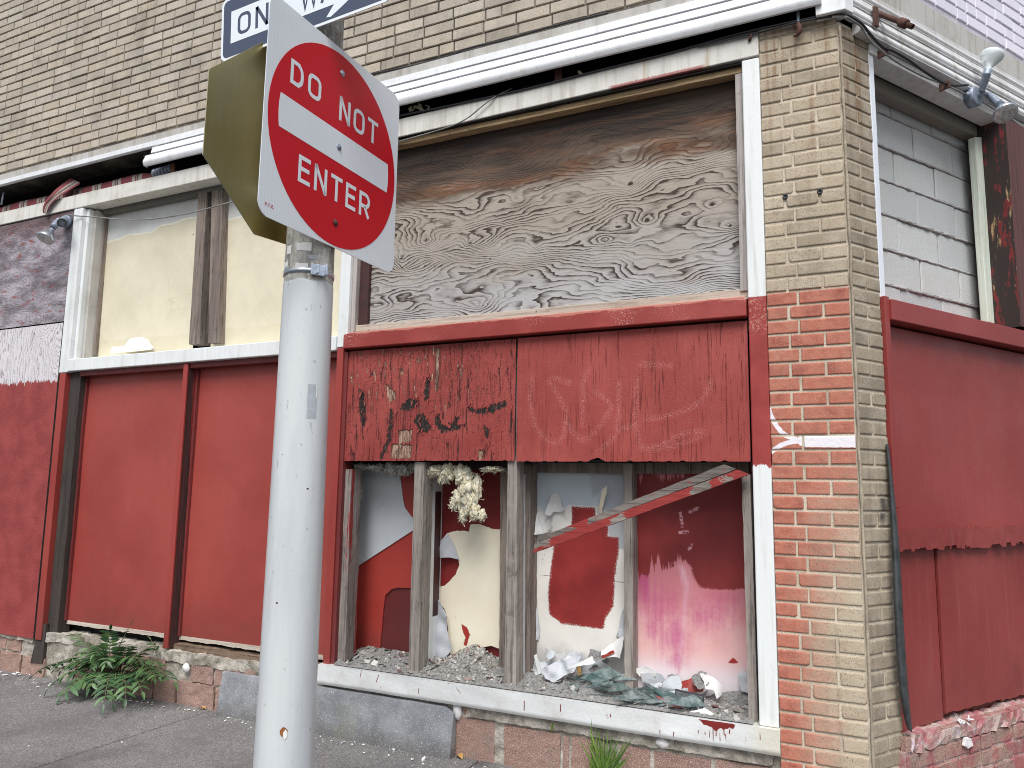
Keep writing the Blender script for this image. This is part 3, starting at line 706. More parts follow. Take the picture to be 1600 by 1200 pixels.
# ------------------------------------------------------------------ setting: ground
def structure(o): o['kind'] = 'structure'; return o
g = MB().add([(-220, -220, -.15), (220, -220, -.15), (220, 220, -.15), (-220, 220, -.15)], [(0, 1, 2, 3)])
structure(g.build('road', M['asphalt']))
pv = MB(); J = [-13.2, -11.3, -9.4, -7.5, -5.62, -3.765, -1.87, .05, 1.9]
for a, b in zip(J[:-1], J[1:]):
    for y0, y1 in ((-2.2, -.86 if False else -.02), (-.02, 3.4), (3.41, 7.0)):
        if y0 == -.02: y0 = -.02
        pv.prism(FR, [(a+.005, -.16), (b-.005, -.16), (b-.005, 0), (a+.005, 0)], y0 if y0 < -.1 else y0, y1)
structure(pv.build('sidewalk', M['pavement'], bevel=.006))
kb = MB().box(FR, -13.2, 2.05, -2.36, -2.21, -.16, .004); structure(kb.build('kerb', M['slab'], bevel=.015))

# ------------------------------------------------------------------ the building
B = thing('brick_building', 'tan brick corner shop with boarded red bays, white siding band and brick pier', 'building', (0, 0, 0))
def part(mb, name, mat, label=None, parent=None, **kw):
    o = mb.build(name, M[mat], parent or B, **kw)
    if label: o['label'] = label
    return o

def bricks(pl, s0, s1, z0, z1, course, length, joint, v0=0.0, headers=.06, seed=1):
    """running bond of separate bricks"""
    r = random.Random(seed); mb = MB(); z = z0; row = 0
    while z < z1-.02:
        s = s0 - (length*.5 if row % 2 else 0) - r.uniform(0, .02)
        while s < s1:
            L = length*(.5 if r.random() < headers else 1)
            a, b = max(s+joint*.5, s0), min(s+L-joint*.5, s1)
            if b-a > .03:
                dv = r.uniform(-.003, .002); dz = r.uniform(-.0015, .0015); ti = r.uniform(-.0012, .0012); e = .0035
                zz0, zz1 = z+joint*.5+dz, z+course-joint*.5+dz
                f = [pl.w(a+e, v0+dv, zz0+e+ti), pl.w(b-e, v0+dv, zz0+e-ti), pl.w(b-e, v0+dv, zz1-e-ti), pl.w(a+e, v0+dv, zz1-e+ti)]
                k = [pl.w(a, v0+dv+.004, zz0+ti), pl.w(b, v0+dv+.004, zz0-ti), pl.w(b, v0+dv+.004, zz1-ti), pl.w(a, v0+dv+.004, zz1+ti)]
                q = [pl.w(a, v0+.03, zz0), pl.w(b, v0+.03, zz0), pl.w(b, v0+.03, zz1), pl.w(a, v0+.03, zz1)]
                fs = [(0, 1, 2, 3)]
                for i in range(4):
                    j = (i+1) % 4; fs += [(i, i+4, j+4, j), (i+4, i+8, j+8, j+4)]
                mb.add(f+k+q, fs)
            s += L
        z += course; row += 1
    return mb
ZB = 4.012
w1 = part(bricks(FR, -9.4, -.012, ZB, 6.3, .0738, .214, .010, seed=3), 'brick_wall', 'brick_tan')
part(MB().box(FR, -9.4, -.012, .008, .3, ZB-.06, 6.3), 'mortar', 'mortar_dark', parent=w1)
w2 = part(bricks(SD, .012, 4.4, ZB+.03, 6.3, .0738, .214, .010, headers=.2, seed=8), 'brick_wall', 'brick_white', 'upper brick wall painted pale lavender and peeling')
part(MB().box(SD, .012, 4.4, .006, .3, ZB-.06, 6.3), 'mortar', 'mortar_white', parent=w2)
# hidden core keeps daylight out of the cavities
core = MB().box(FR, -9.4, -.20, .62, 4.6, .0, 6.25); part(core, 'wall_core', 'dark')
core = MB().box(SD, .35, 4.4, .42, 2.5, .0, 6.25); part(core, 'wall_core', 'dark')
part(MB().prism(FR, [(-9.4, 6.3), (.0, 6.3), (.0, 6.38), (-9.4, 6.38)], -.03, 4.6), 'roof', 'old_band')

# ---- brick pier at the corner, every brick a small worn sheet
PS0, PZ0, PCR = -.368, .1126, .0677
def pier(pl, s0, s1, rows, z0, z1, seed, layers):
    r = random.Random(seed); mb = MB(); mb.at = {k: [] for k in layers}; row = 0; z = z0
    allS, allZ = [], []
    while z < z1-.01:
        cuts = rows[row % len(rows)]
        for a, b in zip(cuts[:-1], cuts[1:]):
            j = .0058; a0, b0 = s0+a*(s1-s0)+(j if a > 0 else 0)+r.uniform(-.002, .002), s0+b*(s1-s0)-(j if b < 1 else 0)+r.uniform(-.002, .002)
            za, zb = z+j+r.uniform(-.001, .001), z+PCR-j+r.uniform(-.001, .001)
            rim_ = (0, .0012, .0036); ss_ = list(rim_)+list(np.linspace(.008, b0-a0-.008, max(4, int((b0-a0)/.007))))+[b0-a0-q for q in rim_[::-1]]; zs_ = list(rim_)+list(np.linspace(.008, zb-za-.008, 8))+[zb-za-q for q in rim_[::-1]]; ns, nz = len(ss_)-1, len(zs_)-1; o = len(mb.v); off = r.uniform(-.002, .002); chip = r.uniform(0, 40); cs = r.choice((0, 0, 0, 0, 1))
            for jj in range(nz+1):
                for ii in range(ns+1):
                    s = a0+ss_[ii]; zz = za+zs_[jj]
                    e = min(s-a0, b0-s, zz-za, zb-zz); c2 = min(s-a0, b0-s)+min(zz-za, zb-zz)
                    d = .0028*max(0, 1-e/.0036)**2
                    nv = mn.noise((s*60+chip, zz*60, chip)); d += max(0, nv)*.0014
                    if cs: d += .010*max(0, 1-c2/(.010+.010*nv))
                    mb.v.append(pl.w(s, off+d, zz)); allS.append(s); allZ.append(zz)
            k = ns+1
            mb.f += [(o+q*k+p, o+q*k+p+1, o+(q+1)*k+p+1, o+(q+1)*k+p) for q in range(nz) for p in range(ns)]; mb.sm += [True]*(ns*nz)
            # returns into the joint
            rim = [o+p for p in range(k)] + [o+q*k+ns for q in range(1, nz+1)] + [o+nz*k+p for p in range(ns-1, -1, -1)] + [o+q*k for q in range(nz-1, 0, -1)]
            o2 = len(mb.v); mb.v += [mb.v[i]+pl.n*.025 for i in rim]; allS += [allS[i] for i in rim]; allZ += [allZ[i] for i in rim]
            m = len(rim); mb.f += [(rim[(i+1) % m], rim[i], o2+i, o2+(i+1) % m) for i in range(m)]; mb.sm += [False]*m
        z += PCR; row += 1
    for kx, f in layers.items(): mb.at[kx] = f(np.array(allS), np.array(allZ))
    return mb
def red_wash(S, Z):
    a = np.clip((2.355-Z)/.004, 0, 1)
    u = (S-PS0)/.368
    fade = np.clip((Z-.95)/.75, 0, 1)
    k = 1.0*fade + (1-fade)*np.clip(1.12-1.25*u, .0, 1)
    return a*k
gl = [FR.pts(curve([(1198, 600), (1200, 632), (1206, 652), (1222, 676), (1250, 690)])), FR.pts(curve([(1202, 708), (1224, 694), (1252, 688)]))]
bar = FR.pts([(1256, 689), (1336, 690)])
spray = lambda S, Z: np.minimum(sdlines(gl)(S, Z), sdlines([bar])(S, Z)-.016)
far = lambda S, Z: np.full(S.shape, 9.0)
rows = [(0, .39, 1), (0, .27, .70, 1)]
pf = part(pier(FR, PS0, -.012, rows, PZ0, 3.648, 5, {'red': red_wash, 'spray': spray, 'black': far}), 'brick_pier', 'brick_pier', 'brick pier front washed with worn red paint low down', fix=False)
blk = SD.pts([(1379, 782), (1381, 794), (1378, 808)])
ps = part(pier(SD, .012, .222, [(0, 1), (0, .5, 1)], PZ0, 3.63, 9, {'red': lambda S, Z: np.zeros(S.shape), 'spray': far, 'black': sdlines([blk])}), 'brick_pier', 'brick_pier_side', 'unpainted brown grey side face of the brick pier', fix=False)
# the mortar body: an angled column
def column(a, b, dv, z0, z1):
    p0, p1 = FR.w(a, dv, 0), FR.w(-.004, dv, 0); p2 = SD.w(b, dv, 0); p3 = SD.w(b, .22, 0); p4 = FR.w(a, .25, 0)
    pc = Vector((0, 0, 0)) + (FR.n+SD.n).normalized()*dv*1.1
    ring = [p0, pc, p2, p3, p4]; vs = [q+Vector((0, 0, z0)) for q in ring]+[q+Vector((0, 0, z1)) for q in ring]
    n = 5; return MB().add(vs, [tuple(range(n)), tuple(range(2*n-1, n-1, -1))]+[(i, (i+1) % n, n+(i+1) % n, n+i) for i in range(n)])
part(column(PS0, .222, .0065, .0, 3.645), 'mortar', 'mortar_pale', parent=pf)
# corner arris filled with mortar, crumbling
ar = MB(); pth = [Vector((.002+mn.noise((0, 0, z*9))*.004, -.002+mn.noise((5, 0, z*9))*.003, z)) for z in np.arange(.2, 3.64, .03)]
ar.tube(pth, [.0065+.005*mn.noise((2, 3, p.z*14)) for p in pth], 8); part(ar, 'mortar', 'mortar_grey', parent=pf)

# ---- siding band, header and the open awning box between them
def band(pl, s0, s1, prof, name, mat, label=None, bevel=.0, nseg=1, jit=0.0):
    """extrude a (v, z) profile along the wall"""
    mb = MB(); n = len(prof); ss = np.linspace(s0, s1, nseg+1)
    vs = [pl.w(s, v+jit*mn.noise((s*2.3, z*5, 1)), z+jit*mn.noise((s*1.7, v*5, 7))) for s in ss for v, z in prof]
    fs = [(i*n+j, i*n+j+1, (i+1)*n+j+1, (i+1)*n+j) for i in range(nseg) for j in range(n-1)]
    mb.add(vs, fs)
    e = len(vs)-n; mb.f += [tuple(range(n)), tuple(e+j for j in range(n-1, -1, -1))]; mb.sm += [False]*2
    return part(mb, name, mat, label, bevel=bevel)
def arc(v, z0, z1, bulge, n=7):
    return [(v - bulge*sin(pi*k/n), z0+(z1-z0)*k/n) for k in range(n+1)]
# grey flashing strip under the brick, along the whole front
band(FR, -9.4, -.087, [(.02, 3.906), (-.045, 3.906), (-.047, 3.960), (.02, 3.988)], 'flashing', 'old_band', 'grey weathered flashing strip', nseg=60, jit=.004)
band(FR, -9.4, -4.582, [(-.03, 3.862), (-.05, 3.860), (-.058, 3.866), (-.058, 3.902), (-.03, 3.905)], 'fascia_strip', 'white_metal', nseg=24, jit=.003)
band(FR, -4.582, -.077, [(-.04, 3.853), (-.055, 3.853), (-.066, 3.857), (-.062, 3.902), (-.04, 3.905)], 'fascia_strip', 'white_metal', nseg=24, jit=.002)
band(FR, -4.642, -.074, [(-.045, 3.801), (-.062, 3.801), (-.070, 3.804), (-.060, 3.850), (-.045, 3.852)], 'siding', 'white_metal', 'flat white aluminium siding strip', nseg=20, jit=.002)
band(FR, -4.702, -.072, [(-.05, 3.716), (-.072, 3.711)]+arc(-.074, 3.714, 3.770, .010)+[(-.064, 3.796), (-.05, 3.799)], 'siding', 'white_metal', 'broad rounded white aluminium siding strip', nseg=24, jit=.003)
# header beam
def px_beam(pl, top, bot, v0, v1, name, mat, label=None, bevel=.004, ext=(0, 0)):
    T, Bm = pl.pts(top, v0), pl.pts(bot, v0)
    poly = Bm + T[::-1]
    return part(MB().prism(pl, poly, v0, v1), name, mat, label, bevel=bevel)
hb = MB().prism(FR, [(-9.4, 3.527), (-2.54, 3.538), (-.370, 3.556), (-.370, 3.686), (-.42, 3.686), (-.976, 3.671), (-2.52, 3.655), (-9.4, 3.634)], -.012, .10)
hb_o = part(hb, 'header', 'header', 'stained off white header beam', bevel=.004)
part(MB().box(FR, -.370, -.02, .005, .10, 3.648, 3.70), 'header', 'header')
part(MB().box(FR, -9.4, -2.822, .10, .26, 3.50, 3.56), 'soffit', 'soffit')
part(MB().box(FR, -9.4, -2.822, .17, .30, 3.40, 3.505), 'lintel', 'wood_dark')
rb = MB().box(FR, -9.4, -.03, .30, .34, 3.55, 4.05); rb.box(FR, -9.4, -.03, .101, .30, 3.56, 3.60); rb.box(FR, -9.4, -.03, .10, .30, 3.96, 4.0); rb.box(FR, -.082, -.03, .06, .30, 3.69, 4.0)
part(rb, 'awning_box', 'dark')
# small corner post between the two sidings
cpz = (3.655, 3.925); cp = MB()
ring = [FR.w(-.10, -.055, 0), FR.w(.028, -.055, 0), SD.w(.035, -.055, 0), SD.w(.035, .06, 0), FR.w(-.10, .06, 0)]
cp.add([q+Vector((0, 0, 3.665)) for q in ring]+[q+Vector((0, 0, 3.965)) for q in ring], [(0, 1, 2, 3, 4), (9, 8, 7, 6, 5)]+[(i, (i+1) % 5, 5+(i+1) % 5, 5+i) for i in range(5)])
part(cp, 'corner_post', 'white_metal', 'white siding corner post', bevel=.004)

# ---- side street: siding, header, soffit
for k_, (za_, zb_) in enumerate(((3.606, 3.664), (3.667, 3.725), (3.728, 3.784), (3.787, 3.842))):
    band(SD, .10 if k_ == 0 else .04, 4.4, [(.0, za_), (-.030, za_), (-.046+.004*k_, za_+.004)]+arc(-.045+.004*k_, za_+.008, zb_-.02, .006)+[(-.034, zb_), (.0, zb_)], 'siding', 'band_side', 'weathered grey white siding strip', nseg=20, jit=.002)
band(SD, .04, 4.4, [(.02, 3.846), (-.03, 3.846), (-.034, 3.968), (.02, 4.01)], 'flashing', 'old_band', 'grey weathered flashing strip', nseg=30, jit=.005)
part(MB().box(SD, .224, 4.4, -.008, .10, 3.552, 3.602), 'header', 'header_side', 'grey white side header', bevel=.004)
part(MB().box(SD, .224, 4.4, .10, .30, 3.575, 3.66), 'soffit', 'soffit')
part(MB().box(SD, .236, 1.6, .122, .20, 3.50, 3.572), 'soffit_moulding', 'soffit_board', 'peeling grey moulding under the soffit', bevel=.008)
part(MB().box(SD, .04, .26, .07, .3, 3.64, 4.0), 'awning_box', 'dark')

# ---- side street infill: block wall, ledge, red panel and base
mbk = MB(); r = random.Random(4); z = 2.11; row = 0
while z < 3.62:
    s = .143 - (.195 if row % 2 else 0)
    while s < 1.7:
        a, b = max(s+.004, .245), min(s+.386, 1.66); zt = z+.184
        if b-a > .02:
            e = .006; v = .20+r.uniform(-.004, .004)
            f = [SD.w(a+e, v, z+e), SD.w(b-e, v, z+e), SD.w(b-e, v, zt-e), SD.w(a+e, v, zt-e)]; k = [SD.w(a, v+.007, z), SD.w(b, v+.007, z), SD.w(b, v+.007, zt), SD.w(a, v+.007, zt)]
            mbk.add(f+k, [(0, 1, 2, 3)]+[(i, i+4, (i+1) % 4+4, (i+1) % 4) for i in range(4)])
        s += .39
    z += .191; row += 1
cw = part(mbk, 'block_wall', 'cmu', 'grey painted concrete block infill')
mo = MB(); mo.box(SD, .24, 1.7, .2065, .26, 2.27, 3.64)
part(mo, 'mortar', 'cmu_mortar', parent=cw)
ms = MB()
for i in range(1, 8):          # squeezed beads of mortar along the bed joints
    zz = 2.11+.191*i-.003; n = 60; p = [SD.w(.25+1.4*k/n, .199+.004*mn.noise((k*.7, i, 0)), zz+.006*mn.noise((k*.5, i*3, 2))) for k in range(n+1)]
    ms.tube(p, [max(.001, .007+.009*mn.noise((k*.45, i*7, 5))) for k in range(n+1)], 6)
part(ms, 'mortar', 'cmu_mortar', parent=cw)
part(MB().box(SD, .224, .262, .0, .20, 2.322, 3.556), 'window_jamb', 'jamb_side', bevel=.003)
part(MB().prism(SD, SD.pts([(1523, 214), (1545, 214), (1567, 509), (1544, 503)], .10), .10, .14), 'window_stop', 'wood_green', 'chipped pale green wooden stop', bevel=.003)
cpst = MB(); Q = SD.pts([(1572, 200), (1640, 200), (1650, 540), (1592, 524)], -.035); Q = [(Q[0][0], 3.552), (Q[0][0]+.34, 3.552), (Q[0][0]+.34, 2.325), (Q[0][0], 2.325)]
cpst = grid(SD, Q[0][0], Q[1][0], 2.335, 3.552, -.035, .03, {'side': lambda S, Z: np.zeros(S.shape)})
n0 = len(cpst.v); a = SD.w(Q[0][0], -.035, 0)
ns, nz = 8, 40
for j in range(nz+1):
    for i in range(ns+1): cpst.v.append(SD.w(Q[0][0], -.035+.215*i/ns, 2.335+(3.552-2.335)*j/nz)); 
cpst.f += [(n0+j*(ns+1)+i, n0+(j+1)*(ns+1)+i, n0+(j+1)*(ns+1)+i+1, n0+j*(ns+1)+i+1) for j in range(nz) for i in range(ns)]; cpst.sm += [False]*(ns*nz)
cpst.at['side'] = np.concatenate([cpst.at['side'], np.ones(len(cpst.v)-n0)])
part(cpst, 'door_post', 'charred', 'scorched dark red post', fix=False)
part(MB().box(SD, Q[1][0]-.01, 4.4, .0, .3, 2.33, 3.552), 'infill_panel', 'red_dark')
# ledge
lt = SD.at(1384, 467, -.03); part(MB().box(SD, .262, 4.4, -.03, .20, 2.218, 2.318), 'ledge', 'red_side', 'dark red ledge over the side panel', bevel=.004)
part(MB().box(SD, .224, .2605, -.018, .16, 1.35, 2.33), 'window_jamb', 'red_side', bevel=.003)
# upper red sheet, slightly proud at the foot, torn lower edge
up_z0 = 1.205
def sheet_v(S, Z): return -.012*np.clip((1.7-Z)/.6, 0, 1)
UP = [(.262, 2.205), (4.4, 2.205), (4.4, up_z0-.01), (1.3, up_z0-.005), (.262, up_z0)]
ls = torn(UP, .010, .02, 3, keep=(0, 1, 4)); 
part(grid(SD, .262, 4.4, up_z0, 2.205, .035, .025, fv=lambda S, Z: -.02*np.clip((1.9-Z)/.7, 0, 1)+.006*np.array([mn.noise((s*1.4, z*1.4, 6)) for s, z in zip(S, Z)])), 'infill_panel', 'red_side', 'large smooth dark red sheet')
rq = random.Random(8); lo_, up_, s_ = [], [], .262
while s_ < 1.7:
    d_ = up_z0-.045+rq.uniform(-.012, .012); st_ = rq.choice((.012, .03, .05)); lo_ += [(s_, d_), (s_+st_*.9, d_+rq.uniform(-.004, .004))]; s_ += st_
    if rq.random() < .4: lo_.append((s_-st_*.05, d_+rq.uniform(.01, .03)))
s_ = 1.7
while s_ > .262: up_.append((s_, 1.252+.02*mn.noise((s_*5, 1, 1))+rq.uniform(-.006, .006))); s_ -= rq.choice((.02, .05, .09))
FL = lo_+up_+[(.262, 1.245)]
part(tri_sheet(SD, FL, .004, .006, lambda s, z: .0025*mn.noise((s*30, z*12, 2)), seg=.03), 'torn_strip', 'red_side_low', 'ragged torn strip along the foot of the sheet')
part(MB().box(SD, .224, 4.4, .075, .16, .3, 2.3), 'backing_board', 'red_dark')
for s0, s1, zb0, zb1, v in ((.262, .618, .36, .375, .042), (.632, 1.138, .395, .40, .034), (1.150, 1.9, .385, .39, .044)):
    part(tri_sheet(SD, torn([(s0, up_z0+.02), (s0, zb0), (s1, zb1), (s1, up_z0+.02)], .008, .02, int(s0*9), keep=(0, 2, 3)), v, .014), 'infill_panel', 'red_side_low', 'faded red lower board')
# base bricks, washed red
bb = bricks(SD, .20, 4.4, .0, .36, .075, .20, .012, v0=-.03, headers=.35, seed=12)
bo = part(bb, 'foundation', 'base_wash', 'red washed crumbling base brick', rough=.004, seglen=.05)
part(MB().box(SD, .19, 4.4, -.022, .16, .0, .31), 'mortar', 'mortar_pink', parent=bo, rough=.006, seglen=.05)
part(MB().box(SD, .235, 4.4, -.034, .14, .305, .365), 'mortar', 'mortar_pink', parent=bo, rough=.016, seglen=.04)

# ------------------------------------------------------------------ front, right bay
Z_SILL = .372
part(MB().box(FR, -.454, -.370, -.006, .14, .38, 3.548), 'window_jamb', 'jamb_painted', 'white metal jamb with a red painted middle', bevel=.006)
q = FR.pts([(527, 385), (545, 385)], -.006)
part(MB().box(FR, -2.904, -2.827, -.006, .14, 2.25, 3.53), 'window_jamb', 'frame_white', bevel=.005)
part(MB().box(FR, -2.902, -2.854, -.004, .10, .36, 2.246), 'window_jamb', 'red_wood', 'dark red painted stile', bevel=.003)
part(MB().box(FR, -2.852, -2.827, .008, .10, .36, 2.22), 'window_stop', 'red_dark')
part(MB().box(FR, -2.825, -2.797, .02, .13, 2.33, 3.50), 'window_stop', 'wood_pale_v', bevel=.002)
part(MB().box(FR, -2.795, -2.727, .055, .13, 2.36, 3.47), 'window_stop', 'maroon_trim')
part(MB().box(FR, -2.827, -.456, .02, .14, 3.50, 3.534), 'window_stop', 'wood_tan', 'raw tan strip under the header', bevel=.002, rough=.0015)
part(MB().box(FR, -2.827, -.456, -.004, .10, 3.534, 3.5375), 'drip_edge', 'dark')
part(MB().box(FR, -.492, -.456, .02, .13, 2.375, 3.498), 'window_stop', 'wood_pale_v', 'split weathered stop beside the plywood', bevel=.002, rough=.001)
part(MB().box(FR, -2.795, -.456, .030, .13, 2.335, 2.388), 'window_stop', 'wood_pale', 'pale weathered strip under the plywood', bevel=.002, rough=.0015)
# ledge
lg = MB().prism(FR, [(-2.84, 2.236), (-.460, 2.240), (-.460, 2.322), (-.470, 2.337), (-2.797, 2.332), (-2.84, 2.322)], -.028, .13)
part(lg, 'ledge', 'ledge_worn', 'worn red ledge under the plywood', bevel=.005)
part(MB().box(FR, -2.827, -.456, .045, .12, 2.18, 2.236), 'rail', 'wood_dark')

# big weathered plywood with knots
KN = FR.pts([(735, 379), (985, 287), (1011, 344), (945, 376), (1113, 319), (1141, 353), (666, 375), (627, 404), (628, 418), (748, 262), (806, 309), (746, 478), (835, 388), (983, 381)], .08)
KS = [.035, .05, .05, .03, .045, .035, .035, .03, .03, .03, .03, .03, .03, .03]
def knotf(S, Z):
    g_ = np.zeros(S.shape)
    for (a, b), k in zip(KN, KS):
        r_ = np.hypot((S-a)/1.6, Z-b)/k; g_ += 4.2*np.exp(-r_*.75)
    return g_
def eyef(S, Z):
    e = np.zeros(S.shape)
    for (a, b), k in list(zip(KN, KS))[:9]: e = np.maximum(e, np.exp(-((S-a)/1.25)**2/(k*.34)**2-((Z-b)/(k*.30))**2))
    return e
pb = thing('plywood_board', 'big bare weathered plywood board with wavy dark grain filling the window above the red ledge', 'plywood board', (-1.78, .08, 2.36))
gb = grid(FR, -2.742, -.482, 2.372, 3.515, .080, .012, {'knot': knotf, 'eye': eyef})
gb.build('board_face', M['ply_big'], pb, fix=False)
MB().box(FR, -2.742, -.482, .0815, .094, 2.372, 3.515).build('board_edge', M['wood_dark'], pb)
nt = MB()
for (px, py) in [(1131, 122)]:
    s, z = FR.at(px, py, .07); r = random.Random(2)
    for k in range(26):
        a = r.uniform(0, 6.3); p0 = FR.w(s+r.uniform(-.008, .008), .074, z+r.uniform(-.008, .008)); nt.tube([p0, p0+Vector((cos(a)*.006, -.006, sin(a)*.006)), p0+Vector((cos(a+1)*.012, -.002, sin(a+1)*.012))], .0016, 5)
tag(nt.build('wire_tuft', M['cable_grey']), 'tiny frayed grey tuft in the top right corner of the bare plywood', 'wire tuft')

# red plywood boards hung on the studs
def checks(S, Z):
    n = np.array([mn.noise((s*1.3, z*1.1, 4)) for s, z in zip(S, Z)])
    return np.clip(.35+.9*n+np.clip((S+1.09)*1.3, 0, .7)+np.clip((Z-2.05)*2.4, 0, .4), .12, 1)
def checks2(S, Z): return np.full(S.shape, .95)
TG = [[(830, 592), (826, 628), (838, 672), (862, 690), (877, 684), (882, 646), (866, 610), (856, 596), (864, 590), (890, 598)],
      [(918, 576), (910, 600), (908, 664)], [(884, 660), (904, 686), (926, 676), (952, 640), (946, 624), (928, 612)],
      [(965, 596), (963, 670), (946, 694), (930, 708)], [(994, 592), (992, 660), (1004, 700), (1040, 690), (1064, 678), (1098, 674)],
      [(1006, 654), (1040, 650), (1086, 632), (1106, 608), (1108, 596)], [(1000, 568), (1046, 570)], [(963, 672), (988, 664)], [(1020, 702), (1052, 696), (1090, 684)]]
TGl = [FR.pts(curve(l, 4)) for l in TG]
BT, BS, BB = 2.226, FR.at(807, 620, .02)[0], 1.5555
def pboard(name, label, s0, s1, z0, z1, mat, layers, seed, v=.018):
    o = thing(name, label, 'plywood board', ((s0+s1)/2, v, z0))
    r = random.Random(seed)
    gb = grid(FR, s0, s1, z0, z1, v, .008, layers)
    # splintered lower edge
    for i, p in enumerate(gb.v):
        if p.z < z0+.001: gb.v[i] = p+Vector((0, 0, max(0, mn.noise((p.x*30, 0, seed)))*.010 + max(0, mn.noise((p.x*5.3, 3, seed))-.42)*.07))
    gb.build('board_face', M[mat], o, fix=False)
    MB().box(FR, s0, s1, v+.001, v+.014, z0+.012, z1).build('board_edge', M['wood_dark'], o); return o
pboard('plywood_board', 'red painted plywood sheet with faint spray scrawl, right one under the red ledge', BS+.004, -.464, BB-.004, BT, 'ply_red', {'check': checks, 'tag': sdlines(TGl)}, 3)
HO = [[(632, 628), (648, 622), (652, 634), (640, 642), (626, 640)], [(652, 648), (664, 648), (672, 668), (668, 676), (656, 672), (648, 660)], [(684, 646), (690, 664), (704, 668), (712, 650), (716, 654), (708, 672), (690, 676), (680, 662)],
      [(730, 634), (744, 640), (766, 636), (790, 626), (794, 632), (772, 644), (748, 646), (734, 642)], [(562, 610), (568, 612), (570, 662), (566, 668), (562, 640)], [(756, 664), (764, 672), (762, 684), (756, 678)], [(666, 590), (671, 590), (670, 622), (662, 626)], [(610, 640), (614, 640), (610, 690), (598, 716), (594, 716), (606, 684)], [(620, 706), (628, 698), (622, 718)], [(702, 662), (726, 664), (720, 670), (704, 672)]]
BR_ = [[(682, 543), (688, 543), (684, 610), (679, 610)], [(604, 600), (616, 612), (618, 622), (610, 628), (604, 618)], [(622, 672), (644, 672), (642, 690), (622, 692)], [(612, 694), (644, 696), (642, 716), (610, 716)], [(748, 704), (756, 704), (754, 718), (746, 718)]]
pboard('plywood_board', 'rotting peeling red plywood sheet full of dark splits, left one under the red ledge', -2.828, BS-.006, BB, BT-.002, 'ply_rot',
       {'check': checks2, 'tag': far, 'dmg': union(*[sdpoly(FR.pts(h, .018)) for h in HO]), 'bare': union(*[sdpoly(FR.pts(h, .018)) for h in BR_])}, 7)
# lifted splinters on the rotting sheet
sp = thing('torn_splinters', 'curled red wood splinters lifting off the rotting plywood sheet', 'splinters', (-2.4, 0, 1.8))
r = random.Random(21)
for h in HO[:7]:
    for k in range(7):
        px, py = r.choice(h); px += r.uniform(-8, 8); py += r.uniform(-5, 5); s, z = FR.at(px, py, .012); L = r.uniform(.012, .04); a = r.uniform(-.6, .6); w = r.uniform(.0012, .004)
        p = [FR.w(s, .016, z), FR.w(s+sin(a)*L*.5, .004, z-L*.5), FR.w(s+sin(a)*L, -.012*r.random(), z-L*.9)]
        MB().add([p[0]+Vector((-w, 0, 0)), p[0]+Vector((w, 0, 0)), p[1]+Vector((w, 0, 0)), p[1]-Vector((w, 0, 0)), p[2]], [(0, 1, 2, 3), (3, 2, 4)]).build('splinter', M['red_wood'], sp, fix=False)

# studs behind the boards: (px quad, front depth, thickness, material)
STUDS = [([(535, 733), (549, 733), (539, 1033), (514, 1034)], .036, .10, 'wood_redchip', 'stud flecked with red paint'),
         ([(648, 722), (663, 722), (653, 1056), (638, 1054)], .036, .10, 'wood_grey', None),
         ([(782, 735), (793, 735), (790, 1058), (780, 1056)], .20, .09, 'wood_brown', None),
         ([(796, 560), (808.5, 560), (806, 1080), (788, 1078)], .034, .09, 'wood_grey', 'tall front stud running up between the red boards'),
         ([(815, 726), (829, 726), (828, 1061), (815, 1060)], .20, .09, 'wood_brown', None),
         ([(974, 724), (988, 724), (989, 1083), (976, 1081)], .20, .09, 'wood_grey', None),
         ([(1159, 740), (1172, 740), (1184, 1131), (1170, 1129)], .04, .10, 'wood_grey', None)]
for q, v, th, mt, lb in STUDS:
    part(MB().prism(FR, FR.pts(q, v), v, v+th), 'stud', mt, lb, rough=.0022, seglen=.05, bevel=.0)
part(MB().prism(FR, FR.pts([(808, 724), (1170, 722), (1170, 741), (808, 738)], .24), .24, .30), 'rail', 'wood_brown', rough=.002, seglen=.06)
part(MB().prism(FR, FR.pts([(535, 722), (800, 722), (800, 734), (535, 733)], .24), .24, .30), 'rail', 'wood_dark')
# pale metal channels beside the studs
part(MB().prism(FR, FR.pts([(664, 736), (670, 736), (662, 1050), (655, 1050)], .12), .12, .28), 'metal_channel', 'frame_white')
part(MB().prism(FR, FR.pts([(671, 742), (681, 742), (676, 960), (668, 1045), (664, 1045)], .20), .20, .27), 'stud', 'maroon_trim')
part(MB().prism(FR, FR.pts([(809, 740), (814, 740), (813, 1062), (808, 1062)], .14), .14, .28), 'metal_channel', 'frame_white')
part(MB().box(FR, -2.862, -.442, .40, .44, .36, 1.62), 'backing_board', 'wood_dark')

# cell one: grey board over red sheet over maroon
VA = .285
part(tri_sheet(FR, FR.pts([(548, 730), (664, 730), (660, 1045), (538, 1040)], .31), .31, .01), 'backing_board', 'maroon', 'maroon backing board')
part(tri_sheet(FR, torn(FR.pts([(552, 888), (650, 826), (648, 919), (622, 918), (611, 921), (602, 931), (599, 952), (596, 990), (592, 1027), (569, 1026), (556, 1022), (549, 1016), (551, 950)], .300), .003, .012, 1), .300, .006), 'drywall_sheet', 'brick_red', 'orange red sheet with an arched hole')
part(tri_sheet(FR, FR.pts([(540, 728), (652, 728), (651, 812), (643, 808), (632.5, 793), (629.5, 779), (625, 741), (652, 741), (652, 826), (552, 889)][:2]+[(652, 738), (625, 741), (629.5, 779), (632.5, 793), (643, 808), (654, 812), (654, 823), (550, 890.5), (540, 890)], .292), .292, .006), 'drywall_sheet', 'grey_board', 'pale grey board cut on a diagonal')
